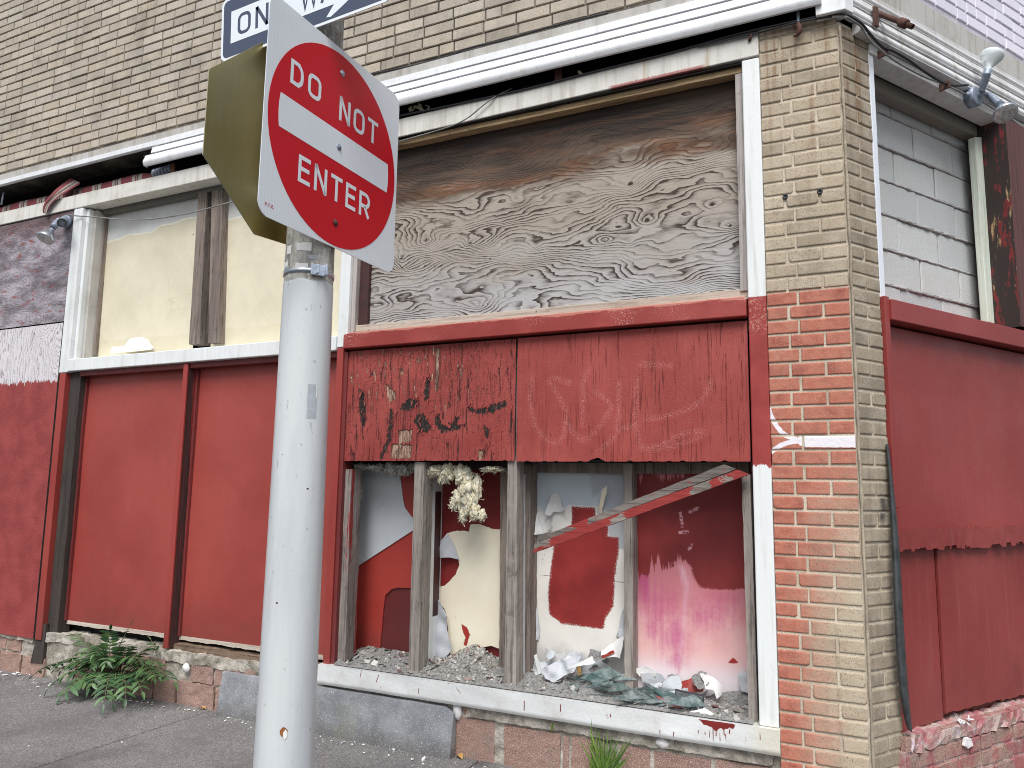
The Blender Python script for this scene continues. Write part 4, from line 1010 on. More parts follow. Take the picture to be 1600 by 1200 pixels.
part(tri_sheet(FR, FR.pts([(620, 735), (655, 735), (655, 815), (640, 812), (620, 795)], .2985), .2985, .0012), 'drywall_sheet', 'brick_red')
part(MB().prism(FR, FR.pts([(536, 1026), (645, 1024), (645, 1048), (530, 1044)], .27), .27, .28), 'glass_strip', 'glass')
# cell two: red behind a torn cream sheet
part(tri_sheet(FR, FR.pts([(664, 728), (800, 728), (800, 1060), (655, 1050)], .315), .315, .01), 'backing_board', 'red_back', 'deep red backing board')
CRM = FR.pts([(699, 833), (715, 829), (733, 831), (735, 820), (750, 819), (767, 826), (790, 827), (790, 1013), (778, 1013), (768, 1009), (752, 1012), (744, 1030), (703, 1028), (702, 1000), (697, 957), (680, 930), (682, 918), (695, 915), (712, 898), (718, 882), (716, 873), (707, 850)], .29)
s_, z_ = zip(*CRM)
cg = tri_sheet(FR, torn(CRM, .0035, .012, 5, keep=(6,)), .29, .008, lambda s, z: .004*mn.noise((s*4, z*4, 1)), seg=.012)
SMEAR = FR.pts([(721, 974), (730, 981), (735, 992), (729, 1009), (725, 1008), (727, 996), (722, 984)], .29); sm2 = FR.pts([(776, 980), (780, 981), (777, 984)], .29); CK = [FR.pts([(704, 960), (712, 965), (716, 972), (722, 976)], .29)]
S_, Z_ = np.array([p.x for p in cg.v]), np.array([p.z for p in cg.v])
cg.at = {'smear': union(sdpoly(SMEAR), sdpoly(sm2))(S_, Z_), 'crack': sdlines(CK)(S_, Z_)}
part(cg, 'drywall_sheet', 'smear', 'torn cream sheet with a red smear')
def curl(s, z): return 0
fl = FR.pts([(699, 833), (690, 845), (688.5, 858), (689, 871), (703, 871), (717, 875), (708, 850)], .275)
x0 = FR.at(703, 850, .275)[0]
part(tri_sheet(FR, torn(fl, .002, .01, 8), .283, .003, lambda s, z: -.05*abs(s-x0-.045)**1.2*6, seg=.012), 'torn_flap', 'torn_paper', 'curled grey paper flap')
ts = FR.pts([(678, 931), (698, 958), (699, 985), (708, 1012), (700, 1026), (689, 1032), (677, 1046), (664, 1043), (666, 1015), (671, 977)], .25)
part(tri_sheet(FR, torn(ts, .006, .01, 2), .25, .003, lambda s, z: -.10*max(0, .62-z)+.018*mn.noise((s*16, z*12, 4)), seg=.02), 'torn_flap', 'torn_paper', 'torn grey strip hanging to the sill')
part(tri_sheet(FR, torn(FR.pts([(664, 1024), (676, 1034), (688, 1038), (692, 1030), (698, 1036), (676, 1056), (662, 1058)], .17), .004, .01, 6), .17, .004), 'torn_flap', 'maroon')
# cell three: patched board
Vc = .30
cs0, cs1, cz0, cz1 = FR.at(815, 900, Vc)[0], FR.at(988, 900, Vc)[0], .37, 1.58
RED = FR.pts([(893, 791), (930, 793), (931, 815), (951, 822), (950, 838), (967, 840), (967, 863), (964, 880), (961, 902), (959, 947), (946, 967), (943, 984), (917, 980), (878, 975), (858, 960), (856, 930), (857, 915), (860, 889), (865, 853), (893, 830)], Vc)
TOP = FR.pts([(800, 700), (1000, 700), (1000, 792), (960, 800), (936, 792), (910, 790), (888, 788), (880, 800), (862, 790), (852, 806), (842, 792), (800, 802)], Vc)
TGR = FR.pts([(921, 730), (1000, 730), (1000, 860), (952, 858), (950, 825), (932, 800), (945, 760), (926, 780)], Vc)
LOW = FR.pts([(800, 1000), (1000, 1005), (1000, 1100), (800, 1100)], Vc)
CKc = [FR.pts([(830, 896), (860, 900), (900, 903), (976, 910)], Vc), FR.pts([(864, 916), (880, 920), (892, 932), (888, 948), (880, 955)], Vc), FR.pts([(862, 848), (852, 862), (846, 880)], Vc)]
part(grid(FR, cs0, cs1, cz0, cz1, Vc, .008, {'red': sdpoly(RED), 'top': sdpoly(TOP), 'topgrey': sdpoly(TGR), 'low': sdpoly(LOW), 'crack': sdlines(CKc)}), 'drywall_sheet', 'cell_c', 'pale patched board with a red painted patch', fix=False)
def shard(name, px, v, mat, seed, bend=0.0, label=None, th=.004, amp=.004, tilt=0.0):
    P = FR.pts(px, v); cz = sum(z for _, z in P)/len(P); cx = sum(s for s, _ in P)/len(P)
    f = lambda s, z: bend*((s-cx)**2*20) + tilt*(z-cz) + .006*mn.noise((s*20, z*20, seed))
    return part(tri_sheet(FR, torn(P, amp, .01, seed), v, th, f, seg=.02), name, mat, label)
shard('torn_flap', [(856, 803), (862, 772), (868, 770), (876, 778), (879, 790), (889, 795), (882, 799), (866, 800), (862, 806)], .288, 'white_scrap', 11, -.6, 'peeling white paper curl', tilt=.2)
shard('torn_flap', [(831, 806), (840, 800), (856, 798), (861, 806), (862, 818), (872, 822), (858, 832), (838, 835), (832, 826)], .29, 'white_scrap', 12, -.5, tilt=.25)
shard('torn_flap', [(930, 803), (936, 786), (944, 764), (950, 758), (948, 772), (941, 792), (938, 803)], .27, 'cream_sheet', 13, .6, tilt=-.3)
shard('torn_flap', [(828, 880), (833, 890), (836, 940), (842, 985), (840, 1000), (828, 1002)], .275, 'torn_paper', 14, 1.0)
shard('torn_flap', [(976, 946), (970, 962), (966, 985), (960, 996), (972, 998), (978, 996)], .27, 'torn_paper', 15, 1.0)
shard('torn_flap', [(908, 1032), (936, 1020), (962, 1000), (976, 994), (976, 1024), (950, 1026), (930, 1034)], .24, 'white_scrap', 16, -.4, 'folded white board edge', tilt=.8)
shard('torn_flap', [(936, 1026), (958, 1016), (960, 1020), (940, 1030)], .215, 'brick_red', 17)
# cell four: pink washed board
Vd = .30
D0, D1 = FR.at(986, 900, Vd)[0], FR.at(1178, 900, Vd)[0]+.03
REDd = FR.pts([(960, 742), (1200, 735), (1200, 921), (1166, 921), (1130, 922), (1095, 919), (1085, 904), (1079, 882), (1066, 877), (1054, 878), (1040, 886), (1020, 892), (1004, 900), (985, 905), (960, 905)], Vd)
PAL = FR.pts([(1052, 878), (1066, 876), (1078, 884), (1084, 912), (1074, 990), (1066, 1040), (1054, 1040), (1062, 990), (1064, 920)], Vd)
MK = [FR.pts(l, Vd) for l in ([(1063, 800), (1066, 822)], [(1062, 832), (1074, 831)], [(1077, 858), (1080, 852)], [(1078, 800), (1090, 794)])]
CH = FR.pts([(1136, 1036), (1146, 1027), (1156, 1037)], Vd)
def mag(S, Z):
    g_ = np.zeros(S.shape)
    for (px, py), rx, rz, w in (((1006, 900), .04, .30, .85), ((1030, 950), .13, .18, .7), ((1050, 995), .12, .15, .75), ((1105, 960), .20, .12, .55), ((1056, 1030), .09, .08, .7), ((1002, 860), .03, .18, .9), ((1130, 935), .16, .06, .5), ((1020, 980), .06, .12, .7)):
        a, b = FR.at(px, py, Vd); g_ = np.maximum(g_, w*np.exp(-((S-a)/rx)**2-((Z-b)/rz)**2))
    return g_
part(grid(FR, D0, D1, .37, 1.56, Vd, .008, {'red': sdpoly(REDd), 'pale': sdpoly(PAL), 'mark': sdlines(MK), 'chip': sdpoly(CH), 'mag': mag}), 'drywall_sheet', 'cell_d', 'red board fading into a pink wash', fix=False)
shard('torn_flap', [(1096, 1050), (1102, 1054), (1118, 1062), (1130, 1070), (1130, 1082), (1122, 1090), (1116, 1078), (1104, 1074)], .22, 'white_scrap', 20, -.8, 'white torn board lip', tilt=.4)
shard('torn_flap', [(992, 1044), (1010, 1040), (1026, 1048), (1026, 1056), (1000, 1056)], .28, 'white_scrap', 21, -.3)
shard('torn_flap', [(1060, 1068), (1080, 1060), (1100, 1062), (1098, 1080), (1066, 1082)], .25, 'brick_red', 22, .2, 'broken red board piece', tilt=.4)
shard('torn_flap', [(1026, 1074), (1046, 1058), (1058, 1056), (1066, 1074), (1050, 1090), (1034, 1088)], .24, 'grey_board', 23, .2, tilt=.3)
shard('torn_flap', [(1000, 1052), (1030, 1052), (1040, 1062), (1026, 1074), (1004, 1066)], .27, 'torn_paper', 24)
shard('torn_flap', [(1152, 1054), (1162, 1046), (1172, 1058), (1172, 1084), (1158, 1080)], .26, 'torn_paper', 25)
shard('torn_flap', [(1100, 1090), (1120, 1084), (1172, 1080), (1176, 1118), (1140, 1112), (1104, 1104)], .255, 'dust', 26, tilt=.5)
shard('torn_flap', [(832, 1020), (850, 1012), (870, 1022), (905, 1026), (890, 1040), (846, 1040)], .28, 'white_scrap', 27, .3)
shard('torn_flap', [(900, 1036), (940, 1030), (950, 1050), (930, 1062), (900, 1054)], .28, 'grey_board', 28, .2)

rs_ = random.Random(41)
for k in range(22):
    c3 = k < 10; px, py = (rs_.uniform(838, 970), rs_.uniform(1022, 1062)) if c3 else (rs_.uniform(996, 1165), rs_.uniform(1056, 1100)); R2 = rs_.uniform(7, 22); n = rs_.randint(4, 6); a0 = rs_.uniform(0, 6)
    P_ = [(px+cos(a0+6.28*i/n)*R2*rs_.uniform(.5, 1.2), py+sin(a0+6.28*i/n)*R2*rs_.uniform(.4, .8)) for i in range(n)]
    shard('torn_flap', P_, rs_.uniform(.19, .285), rs_.choice(('torn_paper', 'torn_paper', 'grey_board', 'dust', 'dust', 'white_scrap')), 50+k, rs_.uniform(-.9, .9), tilt=rs_.uniform(.1, .9), amp=.011)
# sill: folded white metal
SL = [(-3.072, .372), (-.522, .384)]
DR = [FR.pts(l, -.03) for l in ([(819, 1095), (819, 1110)], [(876, 1101), (876, 1112)], [(1031, 1141), (1032, 1150)], [(1053, 1144), (1052, 1152)], [(1109, 1142), (1109, 1152)], [(1124, 1144), (1125, 1158)], [(1114, 1133), (1114, 1158)], [(1134, 1148), (1135, 1160)], [(1187, 1146), (1188, 1156)], [(1165, 1152), (1165, 1160)], [(713, 1075), (720, 1084)], [(654, 1076), (654, 1084)], [(565, 1047), (563, 1058)], [(592, 1054), (588, 1066)], [(702, 1066), (700, 1068)], [(948, 1116), (950, 1122)], [(954, 1116), (954, 1120)], [(1101, 1142), (1102, 1148)], [(1120, 1136), (1119, 1150)], [(1091, 1140), (1091, 1146)], [(1131, 1140), (1131, 1148)], [(1140, 1140), (1140, 1146)])]
EG = FR.pts([(1090, 1122), (1150, 1132), (1146, 1140), (1140, 1136), (1130, 1142), (1126, 1136), (1118, 1144), (1112, 1136), (1100, 1132)], -.03)
sg = grid(FR, -2.914, -.364, .268, .378, -.03, .006, {'drip': sdlines(DR), 'edge': lambda S, Z: np.maximum(sdpoly(EG)(S, Z), (Z-.3785)*1.5)},
          fv=lambda S, Z: .006*np.array([mn.noise((s*5, z*9, 3)) for s, z in zip(S, Z)])+.010*np.clip((.29-Z)/.02, 0, 1)**2)
n0 = len(sg.v); nn = 200
for i in range(nn+1):
    s = -2.914+2.55*i/nn
    v = -.03+.006*mn.noise((s*5, .378*9, 3)); sg.v += [FR.w(s, v, .378), FR.w(s, .16, .385), FR.w(s, .16, .28), FR.w(s, .0, .262)]
for i in range(nn):
    for j in range(3): a = n0+i*4+j; sg.f.append((a, a+4, a+5, a+1)); sg.sm.append(False)
sg.f += [(n0, n0+1, n0+2, n0+3), (n0+nn*4+3, n0+nn*4+2, n0+nn*4+1, n0+nn*4)]; sg.sm += [False]*2
for k in ('drip', 'edge'): sg.at[k] = np.concatenate([sg.at[k], np.full(len(sg.v)-n0, 9.0 if k == 'drip' else -1.0)])
part(sg, 'sill', 'sill', 'dented white metal sill with red drips', fix=False)
part(MB().box(FR, -2.912, -.372, .16, .45, .30, .372), 'sill', 'wood_dark')

# foundation under the right bay
fb = MB(); r = random.Random(6); e_ = FR
def stone(s0, s1, z0, z1, v=.0):
    fb.box(FR, s0, s1, v, v+.1, z0, z1)
def px2(a, b): return FR.at(a, b, .02)
xs = [FR.at(x, 1170, .02)[0] for x in (706, 711, 772, 788, 876, 880, 889, 893, 932, 970, 1015, 1022, 1110, 1118, 1200)]
for i in range(0, len(xs)-2, 2): stone(xs[i+1], xs[i+2], -.02, .196+r.uniform(-.01, .01), .018+r.uniform(-.004, .004))
for a, b in ((724, 748), (760, 776), (1140, 1180)): stone(FR.at(a, 1120, .02)[0], FR.at(b, 1120, .02)[0], .215, .262, .02)
fo = part(fb, 'foundation', 'base_block', 'pink granular base block', rough=.003, seglen=.035)
part(MB().box(FR, -9.4, -.142, .024, .3, -.02, .268), 'mortar', 'mortar_rough', parent=fo, rough=.007, seglen=.06)
part(MB().box(FR, -1.942, -.402, .006, .2, .212, .266), 'mortar', 'mortar_rough', parent=fo, rough=.008, seglen=.04)
part(MB().box(FR, PS0-.04, -.02, .02, .2, -.02, .212), 'mortar', 'mortar_rough', parent=fo, rough=.006, seglen=.05)
# mortar blobs stuck on the base
for px, py, rx, rz in ((713, 1112, .026, .052), (1033, 1162, .038, .026)):
    s, z = FR.at(px, py, .0); mb = MB(); mb.lathe(FR.w(s, .02, z), (0, -1, 0), [(0, rx), (.012, rx*.9), (.02, rx*.6), (.024, 0.001)], 18)
    for i, p in enumerate(mb.v): mb.v[i] = FR.w(s+(p.x-s)*(1+.35*mn.noise(p*40)), p.y, z+(p.z-z)*rz/rx*(1+.35*mn.noise(p*40)))
    part(mb, 'mortar', 'white_blob', 'pale dab of filler', parent=fo)

# ------------------------------------------------------------------ front, left bay
part(MB().box(FR, -5.542, -5.437, -.012, .05, 2.226, 3.525), 'window_jamb', 'frame_white', bevel=.004)
part(MB().box(FR, -5.436, -5.402, .02, .16, 2.32, 3.52), 'window_jamb', 'frame_white', bevel=.003)
part(MB().box(FR, -5.400, -5.372, .06, .18, 2.32, 3.52), 'window_jamb', 'old_band', bevel=.003)
part(MB().box(FR, -5.442, -2.906, -.016, .20, 2.232, 2.324), 'sill', 'frame_white', 'long white sill under the cream panels', bevel=.005)
VP = .16
post = [([(150, 338), (165, 338), (148, 555), (131, 556)], .13, .08, 'wood_brown'), ([(310, 300), (323, 299), (312, 537), (295, 538)], .10, .09, 'wood_brown'), ([(331, 297), (348, 296), (341, 535), (325, 536)], .10, .09, 'wood_brown')]
for q, v, th, mt in post: part(MB().prism(FR, FR.pts(q, v), v, v+th), 'mullion', mt, rough=.0015, seglen=.06)
def pipe(pl, px, v, r): return MB().tube([pl.w(*((lambda a: (a[0], v, a[1]))(pl.at(x, y, v)))) for x, y in px], r, 10)
part(pipe(FR, [(327, 312), (325, 366), (318, 450), (314, 536)], .15, .012), 'conduit', 'wood_pale_v', 'thin pale pipe between the mullions')
BARE = FR.pts([(150, 320), (310, 300), (310, 338), (290, 340), (270, 348), (250, 352), (236, 362), (200, 366), (186, 372), (166, 378), (158, 372), (166, 352), (150, 360)], VP)
LOWc = FR.pts([(140, 535), (300, 520), (300, 560), (140, 570)], VP)
part(grid(FR, FR.at(150, 450, VP)[0]-.06, FR.at(305, 450, VP)[0]+.02, 2.30, 3.50, VP, .012, {'bare': sdpoly(BARE), 'low': sdpoly(LOWc), 'split': sdlines([FR.pts([(288, 367), (304, 366)], VP)])}), 'infill_panel', 'cream_peel', 'cream panel with its paint gone at the top', fix=False)
B2 = FR.pts([(340, 300), (480, 270), (480, 318), (372, 338), (350, 345), (338, 350)], VP); L2 = FR.pts([(335, 516), (520, 496), (520, 560), (330, 560)], VP)
part(grid(FR, FR.at(340, 450, VP)[0]-.03, -2.90, 2.30, 3.50, VP, .012, {'bare': sdpoly(B2), 'low': sdpoly(L2), 'split': sdlines([FR.pts([(366, 342), (380, 338)], VP)])}), 'infill_panel', 'cream_peel', 'second cream panel behind the pole', fix=False)
# red panels below
part(MB().box(FR, -5.532, -5.464, -.010, .05, .26, 2.224), 'stud', 'red_wood', 'slim red edge board', bevel=.003)
part(MB().box(FR, -5.460, -5.342, .03, .12, .30, 2.23), 'stud', 'wood_dark', rough=.0015, seglen=.08)
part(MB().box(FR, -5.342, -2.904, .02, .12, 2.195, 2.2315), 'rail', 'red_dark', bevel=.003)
sx = FR.at(289, 800, .0); st0 = FR.at(276, 800, .0)[0]; st1 = FR.at(281.5, 800, .0)[0]
part(MB().box(FR, -4.225, -4.184, .0, .014, .33, 2.225), 'stud', 'red_wood', 'slim red stud between the two panels', bevel=.003)
part(MB().box(FR, -4.224, -4.186, .0145, .115, .33, 2.225), 'stud', 'stile_dark', rough=.001, seglen=.08)
def rpanel(s0, s1, lb):
    g1 = grid(FR, s0, s1, .388, 2.20, .09, .03, fv=lambda S, Z: .006*np.array([mn.noise((s*1.3, z*1.3, 2)) for s, z in zip(S, Z)]))
    o = part(g1, 'infill_panel', 'red', lb, fix=False)
    e = tri_sheet(FR, torn([(s0, .40), (s1, .40), (s1, .372), (s0, .374)], .006, .02, int(s1*7), keep=(0,)), .086, .012); part(e, 'panel_edge', 'wood_pale', parent=o)
rpanel(-5.332, -4.228, 'smooth red panel with dark scuffs'); rpanel(-4.18, -2.904, 'smooth red panel behind the pole')
for s in (-5.339, -4.177): part(MB().box(FR, s, s+.018, .07, .1, .4, 2.19), 'panel_bead', 'red_dark', rough=.002, seglen=.06)
# rubble base under the panels, rotten plate
rp = MB().box(FR, -4.292, -2.842, .05, .14, .315, .352); part(rp, 'sole_plate', 'wood_rot', 'rotten splintered sole plate', rough=.008, seglen=.04)
part(MB().box(FR, -5.462, -2.842, .16, .3, .2, .40), 'backing_board', 'dark')
r = random.Random(14); fb = MB()
for row, (z0, z1) in enumerate(((-.02, .135), (.15, .262))):
    s = -9.4
    while s < -3.29:
        L = r.uniform(.17, .34)
        if r.random() < .8: fb.box(FR, s+.01, s+L-.01, .006+r.uniform(-.006, .01), .1, z0, z1+r.uniform(-.012, .008))
        s += L
part(fb, 'foundation', 'base_block', 'pink base block half buried in mortar', rough=.006, seglen=.035)
part(MB().box(FR, -5.462, -2.842, .012, .16, .255, .318), 'mortar', 'mortar_rough', parent=fo, rough=.014, seglen=.035)
part(MB().box(FR, -9.4, -5.562, .004, .16, .235, .285), 'mortar', 'mortar_rough', parent=fo, rough=.012, seglen=.035)
part(MB().prism(FR, FR.pts([(62, 975), (72, 975), (66, 1036), (47, 1036)], .0), .0, .05), 'stud', 'wood_dark')

# far left boards
KN = FR.pts([(52, 464), (30, 400)], -.005); KS = [.06, .05]
ub = thing('plywood_board', 'purple grey weathered plywood board with red flecks at far left under the header', 'plywood board', (-7.4, .0, 2.6))
zs = FR.at(50, 509, -.005)[1]
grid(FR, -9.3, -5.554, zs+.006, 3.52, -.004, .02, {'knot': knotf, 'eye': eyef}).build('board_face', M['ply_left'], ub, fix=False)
MB().box(FR, -9.3, -5.554, -.003, .012, zs+.006, 3.52).build('board_edge', M['wood_dark'], ub)
KN = FR.pts([(68, 526), (88, 560)], -.005); KS = [.04, .08]
lb_ = thing('plywood_board', 'half bare, half red plywood board at the far left reaching down to the base blocks', 'plywood board', (-7.4, .0, .27))
grid(FR, -9.3, -5.554, .262, zs-.006, -.008, .02, {'knot': knotf, 'eye': eyef}).build('board_face', M['ply_half'], lb_, fix=False)
MB().box(FR, -9.3, -5.554, -.007, .012, .262, zs-.006).build('board_edge', M['wood_dark'], lb_)
part(MB().box(FR, -9.4, -5.542, .03, .2, .25, 3.55), 'backing_board', 'dark')
# ------------------------------------------------------------------ loose things in the right bay
# diagonal batten of two strips, its top end under the red board
bt = thing('broken_batten', 'two chipped red and grey strips leaning diagonally across the opened bay', 'batten', (-1.2, -.05, 1.3))
def strip(px, v0, v1, th, name, mat, taper=True):
    a = [FR.at(px[i][0], px[i][1], v0 if i in (0, 3) else v1) for i in range(4)]
    vv = [v0, v1, v1, v0]; mb = MB(); fr_ = [FR.w(a[i][0], vv[i], a[i][1]) for i in range(4)]; bk = [p+Vector((0, th, 0)) for p in fr_]
    mb.add(fr_+bk, [(0, 1, 2, 3), (7, 6, 5, 4)]+[((i+1) % 4, i, i+4, (i+1) % 4+4) for i in range(4)])
    mb.build(name, M[mat], bt, rough=.0018, seglen=.03)
strip([(838, 842), (1130, 726), (1150, 733), (842, 848)], -.03, -.012, .03, 'upper_strip', 'batten_grey')
strip([(835, 850), (1152, 734), (1171, 741), (833, 864)], -.045, -.02, .03, 'lower_strip', 'batten_red')

# mineral wool
def wool(name, label, blobs, mat, seed, v):
    o = thing(name, label, 'insulation', FR.w(*((lambda a: (a[0], v, a[1]))(FR.at(blobs[0][0], blobs[0][1], v)))))
    bm = bmesh.new(); r = random.Random(seed)
    for px, py, rx, rz in blobs:
        s, z = FR.at(px, py, v); ret = bmesh.ops.create_icosphere(bm, subdivisions=4, radius=1)
        for vt in ret['verts']:
            n = vt.co.normalized(); q = n*2.4+Vector((px*.11, py*.13, seed))
            q.z *= .5; d = 1+.5*mn.noise(q)+.4*mn.noise(q*2.3)+.3*mn.noise(q*5.3)+.22*mn.noise(q*11)
            vt.co = Vector((s+n.x*rx*d, v+n.y*rx*.8*d, z+n.z*rz*d))
    mb = MB(); bm.verts.index_update(); mb.v = [q.co.copy() for q in bm.verts]; mb.f = [tuple(q.index for q in f.verts) for f in bm.faces]; mb.sm = [True]*len(mb.f); bm.free()
    # stray fibres and frayed tufts
    nb = len(mb.v)
    for k in range(1800):
        i = r.randrange(nb); p = mb.v[i]; d = Vector((r.gauss(0, .8), r.gauss(-.4, .6), r.gauss(-.7, .8))).normalized()*r.choice((.005, .008, .012, .018))*r.uniform(.6, 1.2); w = Vector((r.gauss(0, 1), r.gauss(0, 1), r.gauss(0, 1))).normalized()*r.uniform(.0006, .0032)
        mb.add([p-w, p+w, p+d+w*.6+Vector((0, 0, -.004)), p+d*1.5], [(0, 1, 2), (0, 2, 3)])
    mb.build('wool_mass', M[mat], o, fix=False); return o
wool('insulation_wad', 'cream wool hanging in a long tuft over the red and cream cell', [(684, 735, .05, .030), (700, 738, .05, .045), (724, 742, .055, .05), (730, 762, .048, .085), (735, 782, .036, .08), (716, 780, .026, .055), (741, 798, .028, .05), (724, 803, .02, .045), (753, 805, .018, .03), (709, 786, .016, .032), (746, 762, .022, .07), (770, 733, .07, .014), (672, 738, .03, .03), (694, 746, .03, .035)], 'insul', 3, .10)
wool('insulation_wad', 'grey white wool stuffed along the top of the grey board, left of the cream tuft', [(565, 729, .05, .018), (590, 730, .05, .02), (615, 731, .05, .035), (632, 733, .045, .035), (645, 730, .03, .02)], 'insul_grey', 9, .16)
wool('insulation_wad', 'narrow grey wool strip hanging beside the red flecked stud', [(557, 745, .025, .05), (559, 768, .022, .06), (556, 795, .02, .06), (555, 812, .016, .035)], 'insul_grey', 14, .16)

# rubble heap and dust bed on the sill
def heap_h(s, v):
    a = FR.at(735, 1030, .2)[0]; h = .012+.075*math.exp(-((s-a)/.13)**2)*max(0, min(1, (v-.02)/.12))
    h += (.035 if s < -1.14 else .015)*max(0, min(1, (v-.05)/.2))+.012*mn.noise((s*14, v*14, 1)); return max(.002, h)
hb2 = thing('rubble_heap', 'grey crumbled plaster heaped along the sill of the opened bay', 'rubble', (-1.8, .1, .385)); 
hm = MB(); ns, nv = 200, 26; S0, S1 = -2.82, -.48
for j in range(nv+1):
    for i in range(ns+1):
        s = S0+(S1-S0)*i/ns; v = -.012+.30*j/nv; edge = min(1, j/3); z = .384+heap_h(s, v)*edge*(1.0 if s < -1.14 else .5)+.008*mn.noise((s*60, v*60, 5))*edge
        hm.v.append(FR.w(s, v, z))
hm.f = [(j*(ns+1)+i, j*(ns+1)+i+1, (j+1)*(ns+1)+i+1, (j+1)*(ns+1)+i) for j in range(nv) for i in range(ns)]; hm.sm = [True]*len(hm.f)
hm.build('dust_bed', M['dust'], hb2, fix=False)
def crumb(mb, p, r_, rr):
    vs = [Vector(q) for q in ((1, 0, 0), (-1, 0, 0), (0, 1, 0), (0, -1, 0), (0, 0, 1), (0, 0, -1))]
    m = Matrix.Rotation(rr.uniform(0, 6), 3, Vector((rr.gauss(0, 1), rr.gauss(0, 1), rr.gauss(0, 1))))
    vs = [p+(m @ Vector((q.x*r_*rr.uniform(.6, 1.3), q.y*r_*rr.uniform(.6, 1.3), q.z*r_*rr.uniform(.5, 1.1)))) for q in vs]
    mb.add(vs, [(0, 2, 4), (2, 1, 4), (1, 3, 4), (3, 0, 4), (2, 0, 5), (1, 2, 5), (3, 1, 5), (0, 3, 5)])
cr = MB(); r = random.Random(3)
for k in range(2600):
    s = r.uniform(S0, -.54) if r.random() < .45 else r.gauss(FR.at(735, 1030, .2)[0], .12)
    if not S0 < s < -.54: continue
    v = r.uniform(0, .28); z = .384+heap_h(s, v)*min(1, v*30)*(1.0 if s < -1.14 else .5)
    crumb(cr, FR.w(s, v, z), r.choice((.003, .004, .005, .006, .008, .013)), r)
for k in range(260):
    s, v = r.uniform(S0, -.52), r.uniform(.0, .27); p = FR.w(s, v, .39+heap_h(s, v)*min(1, v*30)*(1.0 if s < -1.14 else .5)); L = r.choice((.006, .01, .014, .022, .03)); n = r.randint(3, 6); m = Matrix.Rotation(r.uniform(0, 6.3), 3, 'Z') @ Matrix.Rotation(r.gauss(0, .5), 3, 'X') @ Matrix.Rotation(r.gauss(0, .5), 3, 'Y')
    vs = [p+m @ Vector((cos(6.28*i/n)*L*r.uniform(.5, 1), sin(6.28*i/n)*L*r.uniform(.5, 1), 0)) for i in range(n)]; vs += [q+Vector((0, 0, .003)) for q in vs]
    cr.add(vs, [tuple(range(n)), tuple(range(2*n-1, n-1, -1))]+[((i+1) % n, i, n+i, n+(i+1) % n) for i in range(n)])
co = cr.build('crumbs', M['rubble'], hb2); co['kind'] = 'stuff'
# broken glass
GL = [([(905, 1062), (925, 1052), (955, 1064), (962, 1082), (918, 1072)], .16, -.3), ([(912, 1072), (930, 1066), (958, 1080), (966, 1094), (926, 1082)], .12, -.5), ([(944, 1066), (956, 1056), (972, 1076), (972, 1088)], .2, -.2),
      ([(918, 1084), (952, 1084), (960, 1096), (936, 1098)], .05, -1.2), ([(946, 1086), (978, 1086), (1004, 1098), (1018, 1106), (966, 1104), (948, 1096)], .04, -1.0), ([(990, 1078), (1012, 1070), (1040, 1092), (1052, 1100), (1020, 1094)], .13, -.6),
      ([(1004, 1064), (1018, 1070), (1056, 1096), (1040, 1098)], .17, -.4), ([(980, 1088), (1000, 1082), (1050, 1104), (1074, 1112), (1016, 1106)], .07, -.9), ([(1020, 1098), (1060, 1096), (1102, 1110), (1094, 1114), (1050, 1110)], .05, -1.2),
      ([(958, 1094), (990, 1092), (1030, 1106), (990, 1106)], .03, -1.4), ([(1028, 1072), (1056, 1084), (1060, 1096), (1036, 1088)], .2, -.2), ([(896, 1060), (908, 1050), (918, 1058), (914, 1068)], .2, -.2), ([(930, 1078), (970, 1090), (1000, 1104), (960, 1098)], .09, -1.0)]
for i, (px, v, tl) in enumerate(GL):
    P = FR.pts(px, v); cs, cz = sum(a for a, _ in P)/len(P), sum(b for _, b in P)/len(P)
    mb = tri_sheet(FR, P, v, .004, lambda s, z: -.55*(tl)*(z-cz)*-1+.1*(s-cs)*(1 if i % 2 else -1), seg=.2)
    o = mb.build('glass_shard', M['glass']); tag(o, 'jagged dusty green glass shard lying in the heap on the white sill', 'glass shard', 'broken glass shards on the sill')
rg = random.Random(77)
for k in range(26):
    cs, v = rg.uniform(-1.42, -.74), rg.uniform(.0, .2); L = rg.uniform(.04, .13); ang = rg.gauss(.0, .5)+(pi if rg.random() < .5 else 0); base = FR.w(cs, v, .392+heap_h(cs, v)*.5+rg.uniform(0, .03)+(.035 if -1.35 < cs < -1.1 else 0))
    m = Matrix.Rotation(ang, 3, 'Z') @ Matrix.Rotation(rg.gauss(0, .16), 3, 'Y') @ Matrix.Rotation(rg.gauss(.35, .25)*(1 if cos(ang) > 0 else -1), 3, 'X')
    pl_ = [(-L, -.1*L), (-.2*L, -L*rg.uniform(.15, .4)), (L*rg.uniform(.6, 1.1), -.05*L), (L*.3, L*rg.uniform(.15, .5))]; n = 4
    vs = [base+m @ Vector((x, y, 0)) for x, y in pl_]+[base+m @ Vector((x, y, .004)) for x, y in pl_]
    o = MB().add(vs, [tuple(range(n)), tuple(range(2*n-1, n-1, -1))]+[((i+1) % n, i, n+i, n+(i+1) % n) for i in range(n)]).build('glass_shard', M['glass'])
    tag(o, 'jagged dusty green glass shard lying in the heap on the white sill', 'glass shard', 'broken glass shards on the sill')
ph = thing('picture_frame', 'small black edged rectangular frame leaning in the broken glass', 'frame', FR.w(FR.at(1078, 1090, .1)[0], .1, .42))
Pq = FR.pts([(1054, 1077), (1100, 1087), (1099, 1108), (1055, 1100)], .10); cs, cz = sum(a for a, _ in Pq)/4, sum(b for _, b in Pq)/4
